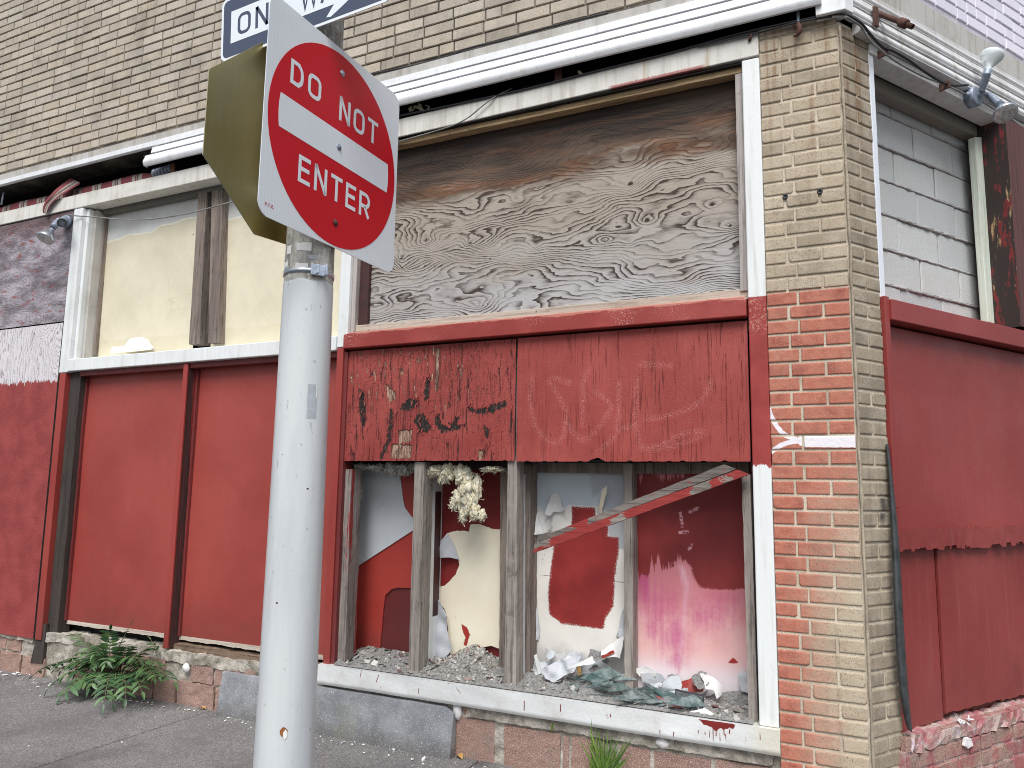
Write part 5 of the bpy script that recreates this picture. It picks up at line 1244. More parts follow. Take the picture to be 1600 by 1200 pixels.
tri_sheet(FR, Pq, .10, .008, lambda s, z: .25*(z-cz), seg=.3).build('rim', M['plastic_blk'], ph, bevel=.002)
Pi = [(cs+(a-cs)*.9, cz+(b-cz)*.80) for a, b in Pq]; tri_sheet(FR, Pi, .098, .003, lambda s, z: .25*(z-cz), seg=.3).build('pane', M['screen'], ph)
tag(tri_sheet(FR, torn(FR.pts([(842, 1048), (864, 1036), (890, 1030), (904, 1028), (896, 1050), (880, 1056), (866, 1066), (856, 1060)], .12), .005, .01, 31), .12, .003, lambda s, z: .5*(z-.45)+.03*mn.noise((s*18, z*18, 3)), seg=.015).build('paper_scrap', M['torn_paper']), 'crumpled blue white paper scrap lying on the dust left of the green glass', 'paper scrap')
tag(tri_sheet(FR, FR.pts([(834, 1024), (838, 1022), (846, 1052), (841, 1054)], .2), .2, .006).build('lath_piece', M['frame_white']), 'thin white lath standing in the dust against the brown stud', 'lath')
tag(tri_sheet(FR, torn(FR.pts([(984, 1086), (992, 1076), (1000, 1082), (998, 1092), (986, 1092)], .08), .004, .008, 4), .08, .004, lambda s, z: .2*(z-.42)).build('paint_chip', M['white_scrap']), 'white green paint chip among the glass at the foot of the middle stud', 'paint chip')
tag(tri_sheet(FR, torn(FR.pts([(1078, 1112), (1100, 1108), (1116, 1116), (1096, 1122)], .02), .004, .008, 4), .02, .004, lambda s, z: .6*(z-.39)).build('paint_chip', M['white_scrap']), 'bent white scrap on the front edge of the sill, right of the glass', 'paint chip')
tag(tri_sheet(FR, torn(FR.pts([(1022, 1086), (1050, 1098), (1072, 1106), (1040, 1102)], .06), .003, .008, 5), .055, .004, lambda s, z: .6*(z-.41)).build('paint_chip', M['brick_red']), 'long red sliver lying on the green glass', 'paint chip')
tag(tri_sheet(FR, FR.pts([(901, 1036), (905, 1036), (909, 1054), (903, 1056)], .18), .18, .006).build('lath_piece', M['dry_leaf']), 'short yellow green slip standing behind the green glass', 'lath')
# scrap on the cream window sill
sc = thing('plaster_scrap', 'broken white plaster pieces lying on the long white sill before the cream panel', 'plaster scrap', FR.w(-4.95, .05, 2.33))
P = FR.pts([(168, 541), (196, 539), (232, 545), (236, 546), (172, 553)], .05); tri_sheet(FR, P, .05, .01, lambda s, z: .5*(z-2.35), seg=.2).build('flat_piece', M['cream_sheet'], sc)
P = FR.pts([(188, 540), (193, 523), (206, 521), (222, 530), (236, 543), (226, 546)], .10); tri_sheet(FR, torn(P, .004, .01, 3), .10, .008, lambda s, z: .5*(z-2.37)+.3*(s+4.9)**2, seg=.03).build('bent_piece', M['white_scrap'], sc)

# ------------------------------------------------------------------ things fixed on the walls
# rolled striped awning in the open box
aw = thing('rolled_awning', 'torn red and grey striped awning cloth rolled in the dark box at left', 'awning', (-5.6, .1, 3.66))
am = MB(); us = []; n, seg = 150, 14
for i in range(n+1):
    s = -9.2+(-4.72+9.2)*i/n; rr = .075*(1+.12*mn.noise((s*2.1, 1, 1)))*(1 if s < -4.94 else max(.45, 1-(s+4.94)*2.2))
    for k in range(seg):
        a = 2*pi*k/seg; d = 1+.10*mn.noise((s*3, cos(a)*2, sin(a)*2))
        am.v.append(FR.w(s, .13+cos(a)*rr*.8*d, 3.70+sin(a)*rr*d+.012*mn.noise((s*1.4, 4, 2)))); us.append(s+.03*sin(a))
am.f = [(i*seg+k, i*seg+(k+1) % seg, (i+1)*seg+(k+1) % seg, (i+1)*seg+k) for i in range(n) for k in range(seg)]; am.sm = [True]*len(am.f); am.at['u'] = us
am.build('cloth_roll', M['stripes'], aw, fix=False)
fm = MB(); us = []; cpx = [(120, 282), (104, 292), (90, 302), (80, 312), (72, 322), (70, 334)]; wpx = [18, 15, 13, 12, 12, 7]; vs_ = [.04, .01, -.02, -.03, -.035, -.04]
for i, ((x, y), w, v) in enumerate(zip(cpx, wpx, vs_)):
    for j in range(5):
        a = FR.at(x-w/2+w*j/4, y+(w*.5 if i < 3 else 1)*(j/4-.5)*1.0, v+.012*sin(j*2.1+i)); fm.v.append(FR.w(a[0], v+.012*sin(j*2.1+i), a[1])); us.append(.02+j*.06)
fm.f = [(i*5+j, i*5+j+1, (i+1)*5+j+1, (i+1)*5+j) for i in range(5) for j in range(4)]; fm.sm = [True]*len(fm.f); fm.at['u'] = us
fo_ = fm.build('hanging_rag', M['stripes'], aw, fix=False); so = fo_.modifiers.new('t', 'SOLIDIFY'); so.thickness = .004; sb = fo_.modifiers.new('s', 'SUBSURF'); sb.levels = sb.render_levels = 2
MB().tube([FR.w(-4.7, .16, 3.685), FR.w(-.4, .16, 3.70)], .045, 14).build('roller_tube', M['debris_dark'], aw, rough=.004, seglen=.05)
def br(px, v, w, z0, z1, mat, name='bracket', lean=0):
    s = FR.at(px[0], px[1], v)[0]; o = MB().box(FR, s-w/2, s+w/2, v, v+.008, z0, z1).build(name, M[mat], aw, bevel=.0015)
br((872, 118), .0, .045, 3.645, 3.77, 'rust'); br((270, 258), .02, .03, 3.60, 3.735, 'rust_orange')
mb = MB(); a = FR.at(232, 246, .02); b = FR.at(229, 262, .02); mb.tube([FR.w(a[0], .02, a[1]), FR.w(b[0], .02, b[1])], .007, 8); a = FR.at(226, 244, .03); b = FR.at(250, 246, .05); mb.tube([FR.w(a[0], .03, a[1]), FR.w(b[0], .05, b[1])], .012, 8); mb.build('bracket_arm', M['galv'], aw)
mb = MB(); a = FR.at(6, 300, .02); b = FR.at(2, 320, .02); mb.tube([FR.w(a[0], .02, a[1]), FR.w(b[0], .02, b[1])], .008, 8); mb.build('bracket_arm', M['galv'], aw)
mb = MB(); 
for k in range(6):
    a = FR.at(240+k*5, 270-k*1.5, .03); mb.lathe(FR.w(a[0], .05, a[1]-.0), (1, 0, 0), [(-.012, .012), (-.01, .035), (.01, .035), (.012, .012)], 14)
mb.build('gear', M['galv'], aw)
# filth hanging in the gap above the right header
r = random.Random(8); fl_ = MB()
for k in range(60):
    s = r.uniform(-2.56, -1.3) if r.random() < .8 else r.uniform(-1.3, -.3); L = r.uniform(.02, .12)
    fl_.tube([FR.w(s, r.uniform(.06, .14), 3.68+r.uniform(-.03, .06)), FR.w(s+L, r.uniform(.05, .14), 3.68+r.uniform(-.03, .05))], r.uniform(.004, .014), 6)
tag(fl_.build('nest_debris', M['debris_dark'], None, rough=.004, seglen=.04), 'brown rotten straw and grime stuffed in the gap over the right header', 'debris')
for px, py in ((645, 169), (652, 168), (907, 115)):
    pass
nb = MB(); r = random.Random(12)
for k in range(14):
    a = FR.at(r.uniform(640, 672), r.uniform(164, 172), .02); crumb(nb, FR.w(a[0], .02, a[1]+.0), r.uniform(.008, .018), r)
for k in range(3):
    a = FR.at(905+k*2, 112+k*2, .01); crumb(nb, FR.w(a[0], .012, a[1]), .012, r)
tag(nb.build('nest_scraps', M['insul']), 'pale cream crumbs sitting on the header top beside the red sign', 'debris')
# cables
def cable(name, pl, px, v, r_, mat, label, n=6):
    P = curve([(x, y) for x, y in px], n); vv = v if isinstance(v, (list, tuple)) else [v]*len(px)
    V = [np.interp(i/n, range(len(px)), vv) for i in range(len(P))]
    pts = [pl.w(a[0], q, a[1]) for (x, y), q in zip(P, V) for a in [pl.at(x, y, q)]]
    o = MB().tube(pts, r_, 8).build(name, M[mat]); return tag(o, label, 'cable')
cable('electric_cable', FR, [(620, 182), (741, 157), (835, 136), (940, 109), (1050, 82), (1150, 54), (1220, 38), (1290, 24), (1322, 22)], [-.018]*6+[-.03, -.03, -.03], .006, 'cable_black', 'thin black cable running along the header top beneath the white siding')
cable('electric_cable', FR, [(1090, 72), (1180, 52), (1250, 34), (1300, 26)], [-.024, -.024, -.034, -.03], .005, 'cable_black', 'short black cable doubled over the pier top under the siding end')
cable('electric_cable', FR, [(620, 222), (690, 202), (728, 186), (766, 156), (800, 138)], [-.03, -.03, -.035, -.03, .02], .004, 'cable_grey', 'slack grey wire crossing the stained header right of the red sign')
cable('electric_cable', SD, [(1322, 22), (1345, 36), (1362, 56), (1380, 74), (1396, 80), (1420, 94), (1445, 112), (1480, 132), (1512, 133)], [-.06, -.055, -.055, -.06, -.062, -.060, -.055, -.05, -.06], .0065, 'cable_black', 'black cable sagging from the corner to the round lamp box')
cable('electric_cable', SD, [(1322, 26), (1346, 42), (1358, 62), (1376, 78), (1400, 96), (1440, 118), (1476, 132), (1510, 148)], [-.06, -.05, -.05, -.054, -.056, -.05, -.045, -.06], .005, 'cable_grey', 'grey cable slung below the black one to the round lamp box')
cable('electric_cable', SD, [(1530, 156), (1550, 168), (1576, 184), (1600, 200), (1640, 222)], [-.03]*5, .005, 'cable_grey', 'grey cable leaving the round lamp box to the right')
cable('electric_cable', FR, [(107, 336), (130, 338), (160, 340), (190, 343), (240, 342), (300, 332), (360, 316), (440, 296), (520, 276)], [-.05, -.02, -.02, -.02, -.02, -.02, -.02, -.02, -.02], .005, 'cable_grey', 'slack grey wire strung across the cream panels from the left lamp')
cable('electric_cable', FR, [(570, 118), (640, 104), (700, 88), (730, 76), (790, 62), (860, 42), (950, 20)], [-.004]*7, .006, 'cable_black', 'black wire lying on top of the grey flashing under the tan bricks')
# pipe stub at the corner, hook under the siding
ps_ = thing('pipe_stub', 'rusty pipe stub with a coupling poking out of the side siding', 'pipe', SD.w(.2, -.04, 3.75))
P0 = SD.w(SD.at(1370, 20, -.03)[0], -.03, SD.at(1370, 20, -.03)[1]); a = SD.at(1426, 42, -.20); P1 = SD.w(a[0], -.20, a[1]); d = (P1-P0); L = d.length
MB().lathe(P0-d.normalized()*.05, d, [(0, .0), (0, .013), (L+.05, .013), (L+.05, .009), (L+.03, .008)], 14).build('pipe', M['rust'], ps_)
MB().lathe(P0, d, [(L*.66, .0), (L*.66, .019), (L*.67, .023), (L*.83, .023), (L*.84, .019), (L*.84, .0)], 8).build('coupling', M['rust'], ps_)
MB().box(SD, SD.at(1370, 20, -.05)[0]-.035, SD.at(1370, 20, -.05)[0]-.005, -.062, -.05, 3.66, 3.76).build('bracket', M['rust'], ps_)
hk = thing('iron_hook', 'rusty bent iron hook hanging under the siding end over the brick pier', 'hook', FR.w(-.29, -.02, 3.7))
a = FR.at(1247, 22, -.03); s0 = a[0]
hp = [FR.w(s0, -.03, 3.74), FR.w(s0, -.03, 3.665), FR.w(s0+.001, -.032, 3.645)]; MB().tube(hp, .008, 8).build('shank', M['galv'], hk)
MB().tube([FR.w(s0-.002, -.032, 3.658), FR.w(s0+.006, -.036, 3.635), FR.w(s0+.004, -.036, 3.612), FR.w(s0-.012, -.034, 3.598), FR.w(s0-.022, -.03, 3.604)], [.012, .012, .011, .009, .006], 8).build('bend', M['rust'], hk)
tag(MB().tube([FR.w(FR.at(1170, 62, -.03)[0], -.016, FR.at(1170, 62, -.03)[1]), FR.w(FR.at(1173, 56, -.03)[0], -.028, FR.at(1173, 56, -.03)[1]), FR.w(FR.at(1174, 48, -.03)[0], -.02, FR.at(1174, 50, -.03)[1])], [.008, .007, .004], 7).build('nail', M['rust']), 'bent rusty nail at the right end of the stained header', 'nail')
for px, py, lb in ((1227, 307, 'small black wall plug in the left of the two brick pier holes'), (1281, 299, 'small black wall plug in the right of the two brick pier holes')):
    a = FR.at(px, py, 0); tag(MB().lathe(FR.w(a[0], .004, a[1]), (0, -1, 0), [(0, .013), (.008, .013), (.009, .009), (.004, .006), (.001, .0)], 12).build('wall_plug', M['rubber']), lb, 'wall plug', 'plugs in the brick pier')
for k, (px, py, lb) in enumerate(((1375, 82, 'rusty cable clip near the pier on the side header'), (1471, 134, 'rusty cable clip near the lamp box on the side header'))):
    a = SD.at(px, py, -.02); tag(MB().box(SD, a[0]-.004, a[0]+.004, -.064, -.008, a[1]-.03, a[1]+.012).build('cable_clip', M['rust'], None, bevel=.002), lb, 'cable clip', 'cable clips on the side header')

# flood lamps
def par_bulb(p, d, mat, root, scale=1.0):
    s = scale; d = Vector(d).normalized()
    b_ = MB().lathe(p, d, [(0, .014*s), (.02*s, .017*s), (.035*s, .028*s), (.06*s, .044*s), (.078*s, .054*s), (.09*s, .056*s), (.094*s, .054*s)], 24).build('bulb', M[mat], root, fix=False)
    MB().lathe(p, d, [(.093*s, .0545*s), (.099*s, .045*s), (.103*s, .02*s), (.1035*s, .0005)], 24).build('lens', M['lens'], b_, fix=False)
def holder(p, d, L, r_, root):
    return MB().lathe(p, d, [(-.005, .0), (-.005, r_*.7), (0, r_*.8), (L*.3, r_*.82), (L*.34, r_), (L*.72, r_), (L*.75, r_*1.12), (L*.80, r_*1.12), (L*.82, r_), (L, r_*1.04), (L, r_*.8), (L*.6, r_*.7), (L*.6, .001)], 20).build('lamp_holder', M['galv'], root, fix=False)
fr_ = thing('flood_light', 'grey twin flood lamp on the side header, clear bulb up and silver bulb down', 'flood light', SD.w(.95, -.03, 3.6))
a = SD.at(1526, 150, -.055); pj = SD.w(a[0], -.055, a[1])
MB().lathe(SD.w(a[0], -.008, a[1]), -SD.n, [(0, .0), (0, .052), (.03, .054), (.05, .054), (.054, .048), (.056, .001)], 28).build('junction_box', M['galv'], fr_, fix=False)
def sdw(px, py, v): q = SD.at(px, py, v); return SD.w(q[0], v, q[1])
MB().lathe(sdw(1513, 148, -.04), sdw(1506, 147, -.04)-sdw(1513, 148, -.04), [(0, .012), (.02, .012), (.02, .009), (.03, .009)], 10).build('cable_gland', M['galv'], fr_, fix=False)
u0, u1, u2 = sdw(1534, 142, -.09), sdw(1541, 118, -.12), sdw(1545, 106, -.13)
holder(u0, u1-u0, (u2-u0).length*.9, .020, fr_); par_bulb(u2-(u1-u0).normalized()*.012, (sdw(1549, 90, -.135)-u1), 'bulb_clear', fr_, 1.08)
l0, l1, l2 = sdw(1544, 148, -.09), sdw(1556, 158, -.12), sdw(1561, 163, -.13)
holder(l0, l1-l0, (l2-l0).length*1.15, .020, fr_); par_bulb(l2, sdw(1573, 180, -.18)-l2, 'bulb_silver', fr_, 1.08)
MB().tube([u0, sdw(1537, 146, -.085), l0], .012, 10).build('knuckle', M['galv'], fr_); MB().tube([pj, sdw(1537, 146, -.085)], .014, 10).build('knuckle', M['galv'], fr_)
fl2 = thing('flood_light', 'grey twin flood lamp with one bulb and one empty socket at far left', 'flood light', FR.w(-5.8, -.02, 3.45))
def frw(px, py, v): q = FR.at(px, py, v); return FR.w(q[0], v, q[1])
a = FR.at(103, 346, -.03); MB().lathe(FR.w(a[0], -.006, a[1]), (0, -1, 0), [(0, .0), (0, .05), (.035, .05), (.04, .044), (.041, .001)], 24).build('junction_box', M['galv'], fl2, fix=False)
h0, h1 = frw(101, 342, -.06), frw(97, 348, -.15); MB().tube([h0, h1], [.026, .03], 16).build('lamp_holder', M['galv'], fl2); 
MB().lathe(h1, h1-h0, [(-.01, .034), (.012, .034), (.012, .024), (-.02, .022), (-.02, .001)], 20).build('lamp_holder', M['rubber'], fl2, fix=False)
k0, k1, k2 = frw(92, 343, -.09), frw(84, 354, -.12), frw(82, 358, -.13)
MB().tube([h0, k0], .014, 10).build('knuckle', M['galv'], fl2); holder(k0, k1-k0, .085, .024, fl2); par_bulb(k2, frw(73, 370, -.17)-k2, 'bulb_silver', fl2, 1.15)

# weather strip peeling from the side panel
ws = MB(); path = [(1386, 690), (1391, 740), (1396, 800), (1401, 880), (1404, 960), (1409, 1040), (1414, 1100), (1422, 1140)]; wid = [3, 4, 8, 11, 12, 13, 12, 7]; Vv = [.0, -.01, -.02, -.03, -.035, -.035, -.03, -.02]
for i, ((x, y), w, v) in enumerate(zip(path, wid, Vv)):
    for j in range(5): q = SD.at(x-w/2+w*j/4, y+(8 if i == 7 else 3)*(j/4), v-.02*sin(pi*j/4)); ws.v.append(SD.w(q[0], v-.02*sin(pi*j/4), q[1]))
ws.f = [(i*5+j, i*5+j+1, (i+1)*5+j+1, (i+1)*5+j) for i in range(7) for j in range(4)]; ws.sm = [True]*len(ws.f)
w_ = ws.build('weather_strip', M['rubber'], None, fix=False); m1 = w_.modifiers.new('t', 'SOLIDIFY'); m1.thickness = .005; m2 = w_.modifiers.new('s', 'SUBSURF'); m2.levels = m2.render_levels = 2
tag(w_, 'black rubber strip curling off between the brick pier and the side panel', 'weather strip')
wl = MB(); a = SD.at(1514, 1161, -.045); wl.prism(SD, SD.pts([(1509, 1154), (1513, 1152), (1518, 1154), (1522, 1166), (1517, 1168), (1514, 1171), (1511, 1168), (1507, 1166)], -.045), -.045, -.03)
tag(wl.build('filler_dab', M['white_blob'], None, bevel=.004), 'small white dab stuck on the red washed base of the side wall', 'filler dab')
ct = MB(); r = random.Random(5)
for k in range(9):
    a = SD.at(r.uniform(1500, 1514), r.uniform(1126, 1140), -.035); dr = Vector((r.gauss(0, 1), r.gauss(0, 1), r.gauss(0, .6))).normalized()*.03; p = SD.w(a[0], -.04, .372+r.uniform(0, .015)); ct.tube([p, p+dr], .004, 7)
tag(ct.build('cigarette_butts', M['white_scrap']), 'few cigarette butts and splinters lying on the side base under the panel seam', 'litter')

# ------------------------------------------------------------------ sign pole and its signs
PX, PY = -1.759, -1.600
pole = thing('sign_pole', 'light grey painted steel pole in front of the shop, bare metal at the top', 'pole', (PX, PY, 0))
rad = lambda z: .0992-.0057*z
mb = MB(); zs = [0, .6, 1.2, 1.8, 2.12, 2.128, 2.134, 2.5, 3.0, 3.6, 4.4]
mb.lathe((PX, PY, 0), (0, 0, 1), [(z, rad(z)+(.0012 if z < 2.13 else 0)) for z in zs], 64); mb.build('shaft', M['pole'], pole, fix=False)
MB().lathe((PX, PY, 0), (0, 0, 1), [(0, .16), (.012, .16), (.02, .11), (.05, .104), (.06, .099)], 40).build('base_collar', M['galv'], pole, fix=False)
def strap(z, hd=None):
    o = MB().lathe((PX, PY, z), (0, 0, 1), [(-.009, rad(z)+.0005), (-.009, rad(z)+.003), (.009, rad(z)+.003), (.009, rad(z)+.0005)], 48).build('band_clamp', M['steel'], pole, fix=False)
    return o
strap(2.165); strap(2.98); strap(2.52)
az = radians(-12)
cl = MB(); d = Vector((cos(az), sin(az), 0)); 
class _P:  # small local plane facing the buckle direction
    pass
bp = Plane((-d.y*-1 if False else .30, .954, 0))
q = Vector((PX, PY, 2.165))+Vector((.86, -.51, 0)).normalized()*(rad(2.165)+.004)
e1 = Vector((.51, .86, 0)).normalized(); e2 = Vector((.86, -.51, 0)).normalized()
def bx(mb, c, a, b, h, A, Bv):
    vs = [c+e1*(sa*a)+e2*(sb*b)+Vector((0, 0, sc*h)) for sa in (-1, 1) for sb in (-1, 1) for sc in (-1, 1)]
    mb.add(vs, [(0, 1, 3, 2), (4, 6, 7, 5), (0, 4, 5, 1), (2, 3, 7, 6), (0, 2, 6, 4), (1, 5, 7, 3)])
cb = MB(); bx(cb, q+e2*.004, .026, .006, .020, e1, e2); bx(cb, q+e2*.018+e1*.022, .004, .016, .020, e1, e2); bx(cb, q+e2*.018-e1*.006, .004, .010, .016, e1, e2)
cb.build('band_clamp', M['steel'], pole, bevel=.002)
r = random.Random(3)
for k in range(9):      # scraps of torn sticker on the bare steel and a paint scar lower down
    a0 = radians(r.uniform(190, 330)); z = r.uniform(2.17, 2.26); w = r.uniform(.15, .5); h = r.uniform(.006, .016)
    n = 6; vs = []; R_ = rad(z)+.0012
    for i in range(n+1):
        t = a0+w*i/n; vs += [(PX+cos(t)*R_, PY+sin(t)*R_, z-h), (PX+cos(t)*R_, PY+sin(t)*R_, z+h)]
    MB().add(vs, [(2*i, 2*i+2, 2*i+3, 2*i+1) for i in range(n)]).build('sticker_remnant', M['white_scrap' if k % 3 else 'pole_ghost'], pole, fix=False)

def patch(a_deg, z0, w_deg, h, mat, name, off=.0016, lobes=0):
    vs = []; n = 8
    for i in range(n+1):
        t = radians(a_deg+w_deg*(i/n-.5)); k = 1 if not lobes else .35+.65*sin(pi*i/n)*(1+.5*mn.noise((i*.9, z0*7, lobes)))
        for j in (-1, 1): zz = z0+j*h*k/2+(lobes and .1*h*mn.noise((i, j, 4))); R_ = rad(zz)+.0012+off; vs.append((PX+cos(t)*R_, PY+sin(t)*R_, zz))
    return MB().add(vs, [(2*i, 2*i+2, 2*i+3, 2*i+1) for i in range(n)]).build(name, M[mat], pole, fix=False)
patch(-52, .62, 14, .03, 'rust_orange', 'paint_scar', lobes=3); patch(-49, .612, 8, .03, 'white_scrap', 'paint_scar', .002, lobes=5)
patch(-28, 1.70, 22, .12, 'pole_ghost', 'sticker_remnant', .0004); patch(-19, 1.735, 3, .045, 'white_scrap', 'sticker_remnant', .0012)
rm = random.Random(31)
for k in range(22):
    patch(rm.uniform(190, 345), rm.uniform(.2, 2.05), rm.uniform(1, 5), rm.choice((.004, .006, .012, .03)), rm.choice(('rust', 'pole_ghost', 'galv', 'galv')), 'scuff', .0006, lobes=rm.randint(1, 9))
# lettering: stroke built highway capitals, unit height 1
def ribbon(pts, w, closed=False):
    P = [Vector((x, y)) for x, y in pts]; n = len(P); L, R = [], []
    for i in range(n):
        if closed: a, b = P[i-1], P[(i+1) % n]
        else: a, b = P[max(i-1, 0)], P[min(i+1, n-1)]
        d1 = (P[i]-a).normalized() if (P[i]-a).length > 1e-6 else (b-P[i]).normalized(); d2 = (b-P[i]).normalized() if (b-P[i]).length > 1e-6 else d1
        n1, n2 = Vector((-d1.y, d1.x)), Vector((-d2.y, d2.x)); m = (n1+n2)
        m = n1 if m.length < 1e-4 else m.normalized(); k = w/2/max(.45, m.dot(n1)); L.append(P[i]+m*k); R.append(P[i]-m*k)
    vs = L+R; fs = [(i, n+i, n+(i+1) % n, (i+1) % n) for i in range(n if closed else n-1)]; return vs, fs
def oval(w, h, t, k=5, cx=None):
    r_ = min(w/2, .30)-t/2; x0, x1, y0, y1 = t/2, w-t/2, t/2, h-t/2; pts = []
    for cx_, cy_, a0 in ((x1-r_, y1-r_, 0), (x0+r_, y1-r_, 90), (x0+r_, y0+r_, 180), (x1-r_, y0+r_, 270)):
        for i in range(k+1): a = radians(a0+90*i/k); pts.append((cx_+r_*cos(a), cy_+r_*sin(a)))
    return pts
def glyph(ch, w, t):
    e = t/2; o = []
    if ch == 'O': o.append((oval(w, 1, t), True))
    elif ch == 'D':
        r_ = .32; pts = [(e, e), (w-e-r_+.1, e)]
        pts += [(w-e-r_+r_*cos(a), e+r_+r_*sin(a)) for a in [radians(-72+72*i/5) for i in range(6)]]+[(w-e-r_+r_*cos(a), 1-e-r_+r_*sin(a)) for a in [radians(72*i/5) for i in range(6)]]
        pts += [(w-e-r_+.1, 1-e), (e, 1-e)]; o.append((pts, True))
    elif ch == 'N': o += [([(e, 0), (e, 1)], False), ([(w-e, 0), (w-e, 1)], False), ([(e*.9, .99), (w-e*.9, .01)], False)]
    elif ch == 'T': o += [([(w/2, 0), (w/2, 1-t)], False), ([(0, 1-e), (w, 1-e)], False)]
    elif ch == 'E': o += [([(e, 0), (e, 1)], False), ([(t, 1-e), (w, 1-e)], False), ([(t, .52), (w*.92, .52)], False), ([(t, e), (w, e)], False)]
    elif ch == 'R':
        r_ = .245; cy = 1-e-r_; pts = [(t, 1-e), (w-e-r_, 1-e)]+[(w-e-r_+r_*sin(a), cy+r_*cos(a)) for a in [pi*i/8 for i in range(9)]]+[(t, cy-r_)]
        o += [([(e, 0), (e, 1)], False), (pts, False), ([(w*.5, cy-r_), (w-e, 0)], False)]
    elif ch == 'W': o.append(([(e, 1), (w*.26, .03), (w*.5, .9), (w*.74, .03), (w-e, 1)], False))
    elif ch == 'A': o += [([(e*.9, 0), (w/2, .97), (w-e*.9, 0)], False), ([(w*.22, .27), (w*.78, .27)], False)]
    elif ch == 'Y': o += [([(w/2, 0), (w/2, .46)], False), ([(e, 1), (w/2, .42), (w-e, 1)], False)]
    elif ch == 'P':
        r_ = .245; cy = 1-e-r_; o += [([(e, 0), (e, 1)], False), ([(t, 1-e), (w-e-r_, 1-e)]+[(w-e-r_+r_*sin(a), cy+r_*cos(a)) for a in [pi*i/8 for i in range(9)]]+[(t, cy-r_)], False)]
    elif ch == '.': o.append(([(e, 0), (e, t)], False))
    return o
class Sign:
    """a flat board: h runs to the viewer's right, k up, n out of the face"""
    def __init__(self, c, h, n, roll=0.0):
        self.c = Vector(c); self.h = Vector(h).normalized(); self.n = Vector(n).normalized(); self.k = Vector((0, 0, 1))
        if roll: self.h, self.k = self.h*cos(roll)+self.k*sin(roll), self.k*cos(roll)-self.h*sin(roll)
    def p(self, x, y, o=0.0): return self.c+self.h*x+self.k*y+self.n*o
    def plate(self, poly, o0, o1):
        n = len(poly); return MB().add([self.p(x, y, o0) for x, y in poly]+[self.p(x, y, o1) for x, y in poly], [tuple(range(n)), tuple(range(2*n-1, n-1, -1))]+[((i+1) % n, i, n+i, n+(i+1) % n) for i in range(n)])
    def text(self, word, x, y, H, o, widths, gap, t, mb=None):
        mb = mb or MB()
        for ch in word:
            if ch == ' ': x += gap*2.2*H; continue
            w = widths.get(ch, .62)
            for pts, cl_ in glyph(ch, w, t):
                vs, fs = ribbon(pts, t, cl_); mb.add([self.p(x+v.x*H, y+v.y*H, o) for v in vs], fs)
            x += (w+gap)*H
        return mb
def rrect(w, h, r_, k=8):
    o = []
    for cx, cy, a0 in ((w/2-r_, h/2-r_, 0), (-w/2+r_, h/2-r_, 90), (-w/2+r_, -h/2+r_, 180), (w/2-r_, -h/2+r_, 270)):
        o += [(cx+r_*cos(radians(a0+90*i/k)), cy+r_*sin(radians(a0+90*i/k))) for i in range(k+1)]
    return o
def circ(r_, n=72): return [(r_*cos(2*pi*i/n), r_*sin(2*pi*i/n)) for i in range(n)]

SN = Vector((.99992, .01239, 0)); SH = Vector((-.01239, .99992, 0))
SC = CAM+ray(529, 230)*2.8
dne = thing('do_not_enter_sign', 'square white sign with a red disc reading DO NOT ENTER on the grey pole', 'road sign', SC)
sg_ = Sign(SC, SH, SN)
W_ = {'O': .66, 'D': .68, 'N': .66, 'T': .62, 'E': .56, 'R': .64, 'P': .6}
sg_.plate(rrect(.766, .762, .048), 0, -.003).build('plate', M['sign_white'], dne, bevel=.0006)
dc = sg_.plate([(x, y-.008) for x, y in circ(.366)], .0009, .0004).build('red_disc', M['sign_red'], dne)
bw, bh = .312, .0595; arcp = [(sqrt(max(0, .3175**2-y*y)), y) for y in np.linspace(-bh, bh, 7)]
sg_.plate([(x, y) for x, y in arcp]+[(-x, y) for x, y in arcp[::-1]], .0016, .0011).build('white_bar', M['sign_white'], dne)
for lt_ in (sg_.text('DO', -.272, .115, .088, .0017, {'D': .74, 'O': .80}, .27, .165), sg_.text('NOT', -.008, .104, .094, .0017, {'N': .70, 'O': .74, 'T': .72}, .22, .155), sg_.text('ENTER', -.209, -.209, .096, .0017, {'E': .64, 'N': .72, 'T': .68, 'R': .72}, .225, .155)):
    lt_.build('lettering', M['sign_white'], dne, fix=False)
sg_.text('P.T.E.', -.352, -.345, .011, .0008, {'P': .6, 'T': .6, 'E': .55, '.': .2}, .25, .2).build('lettering', M['sign_redink'], dne, fix=False)
for y, mt in ((.289, 'steel'), (0, 'galv'), (-.289, 'rust')):
    MB().lathe(sg_.p(.0, y, .0016), SN, [(0, .012), (.0015, .013), (.003, .011), (.003, .006), (.006, .006), (.006, .0005)], 16).build('bolt', M[mt], dne, fix=False)
for z in (.26, -.26):
    MB().add([sg_.p(x, z+y, o) for x in (-.03, .03) for y in (-.02, .02) for o in (-.003, -.014)], [(0, 1, 3, 2), (4, 6, 7, 5), (0, 4, 5, 1), (2, 3, 7, 6), (0, 2, 6, 4), (1, 5, 7, 3)]).build('bracket', M['steel'], dne)

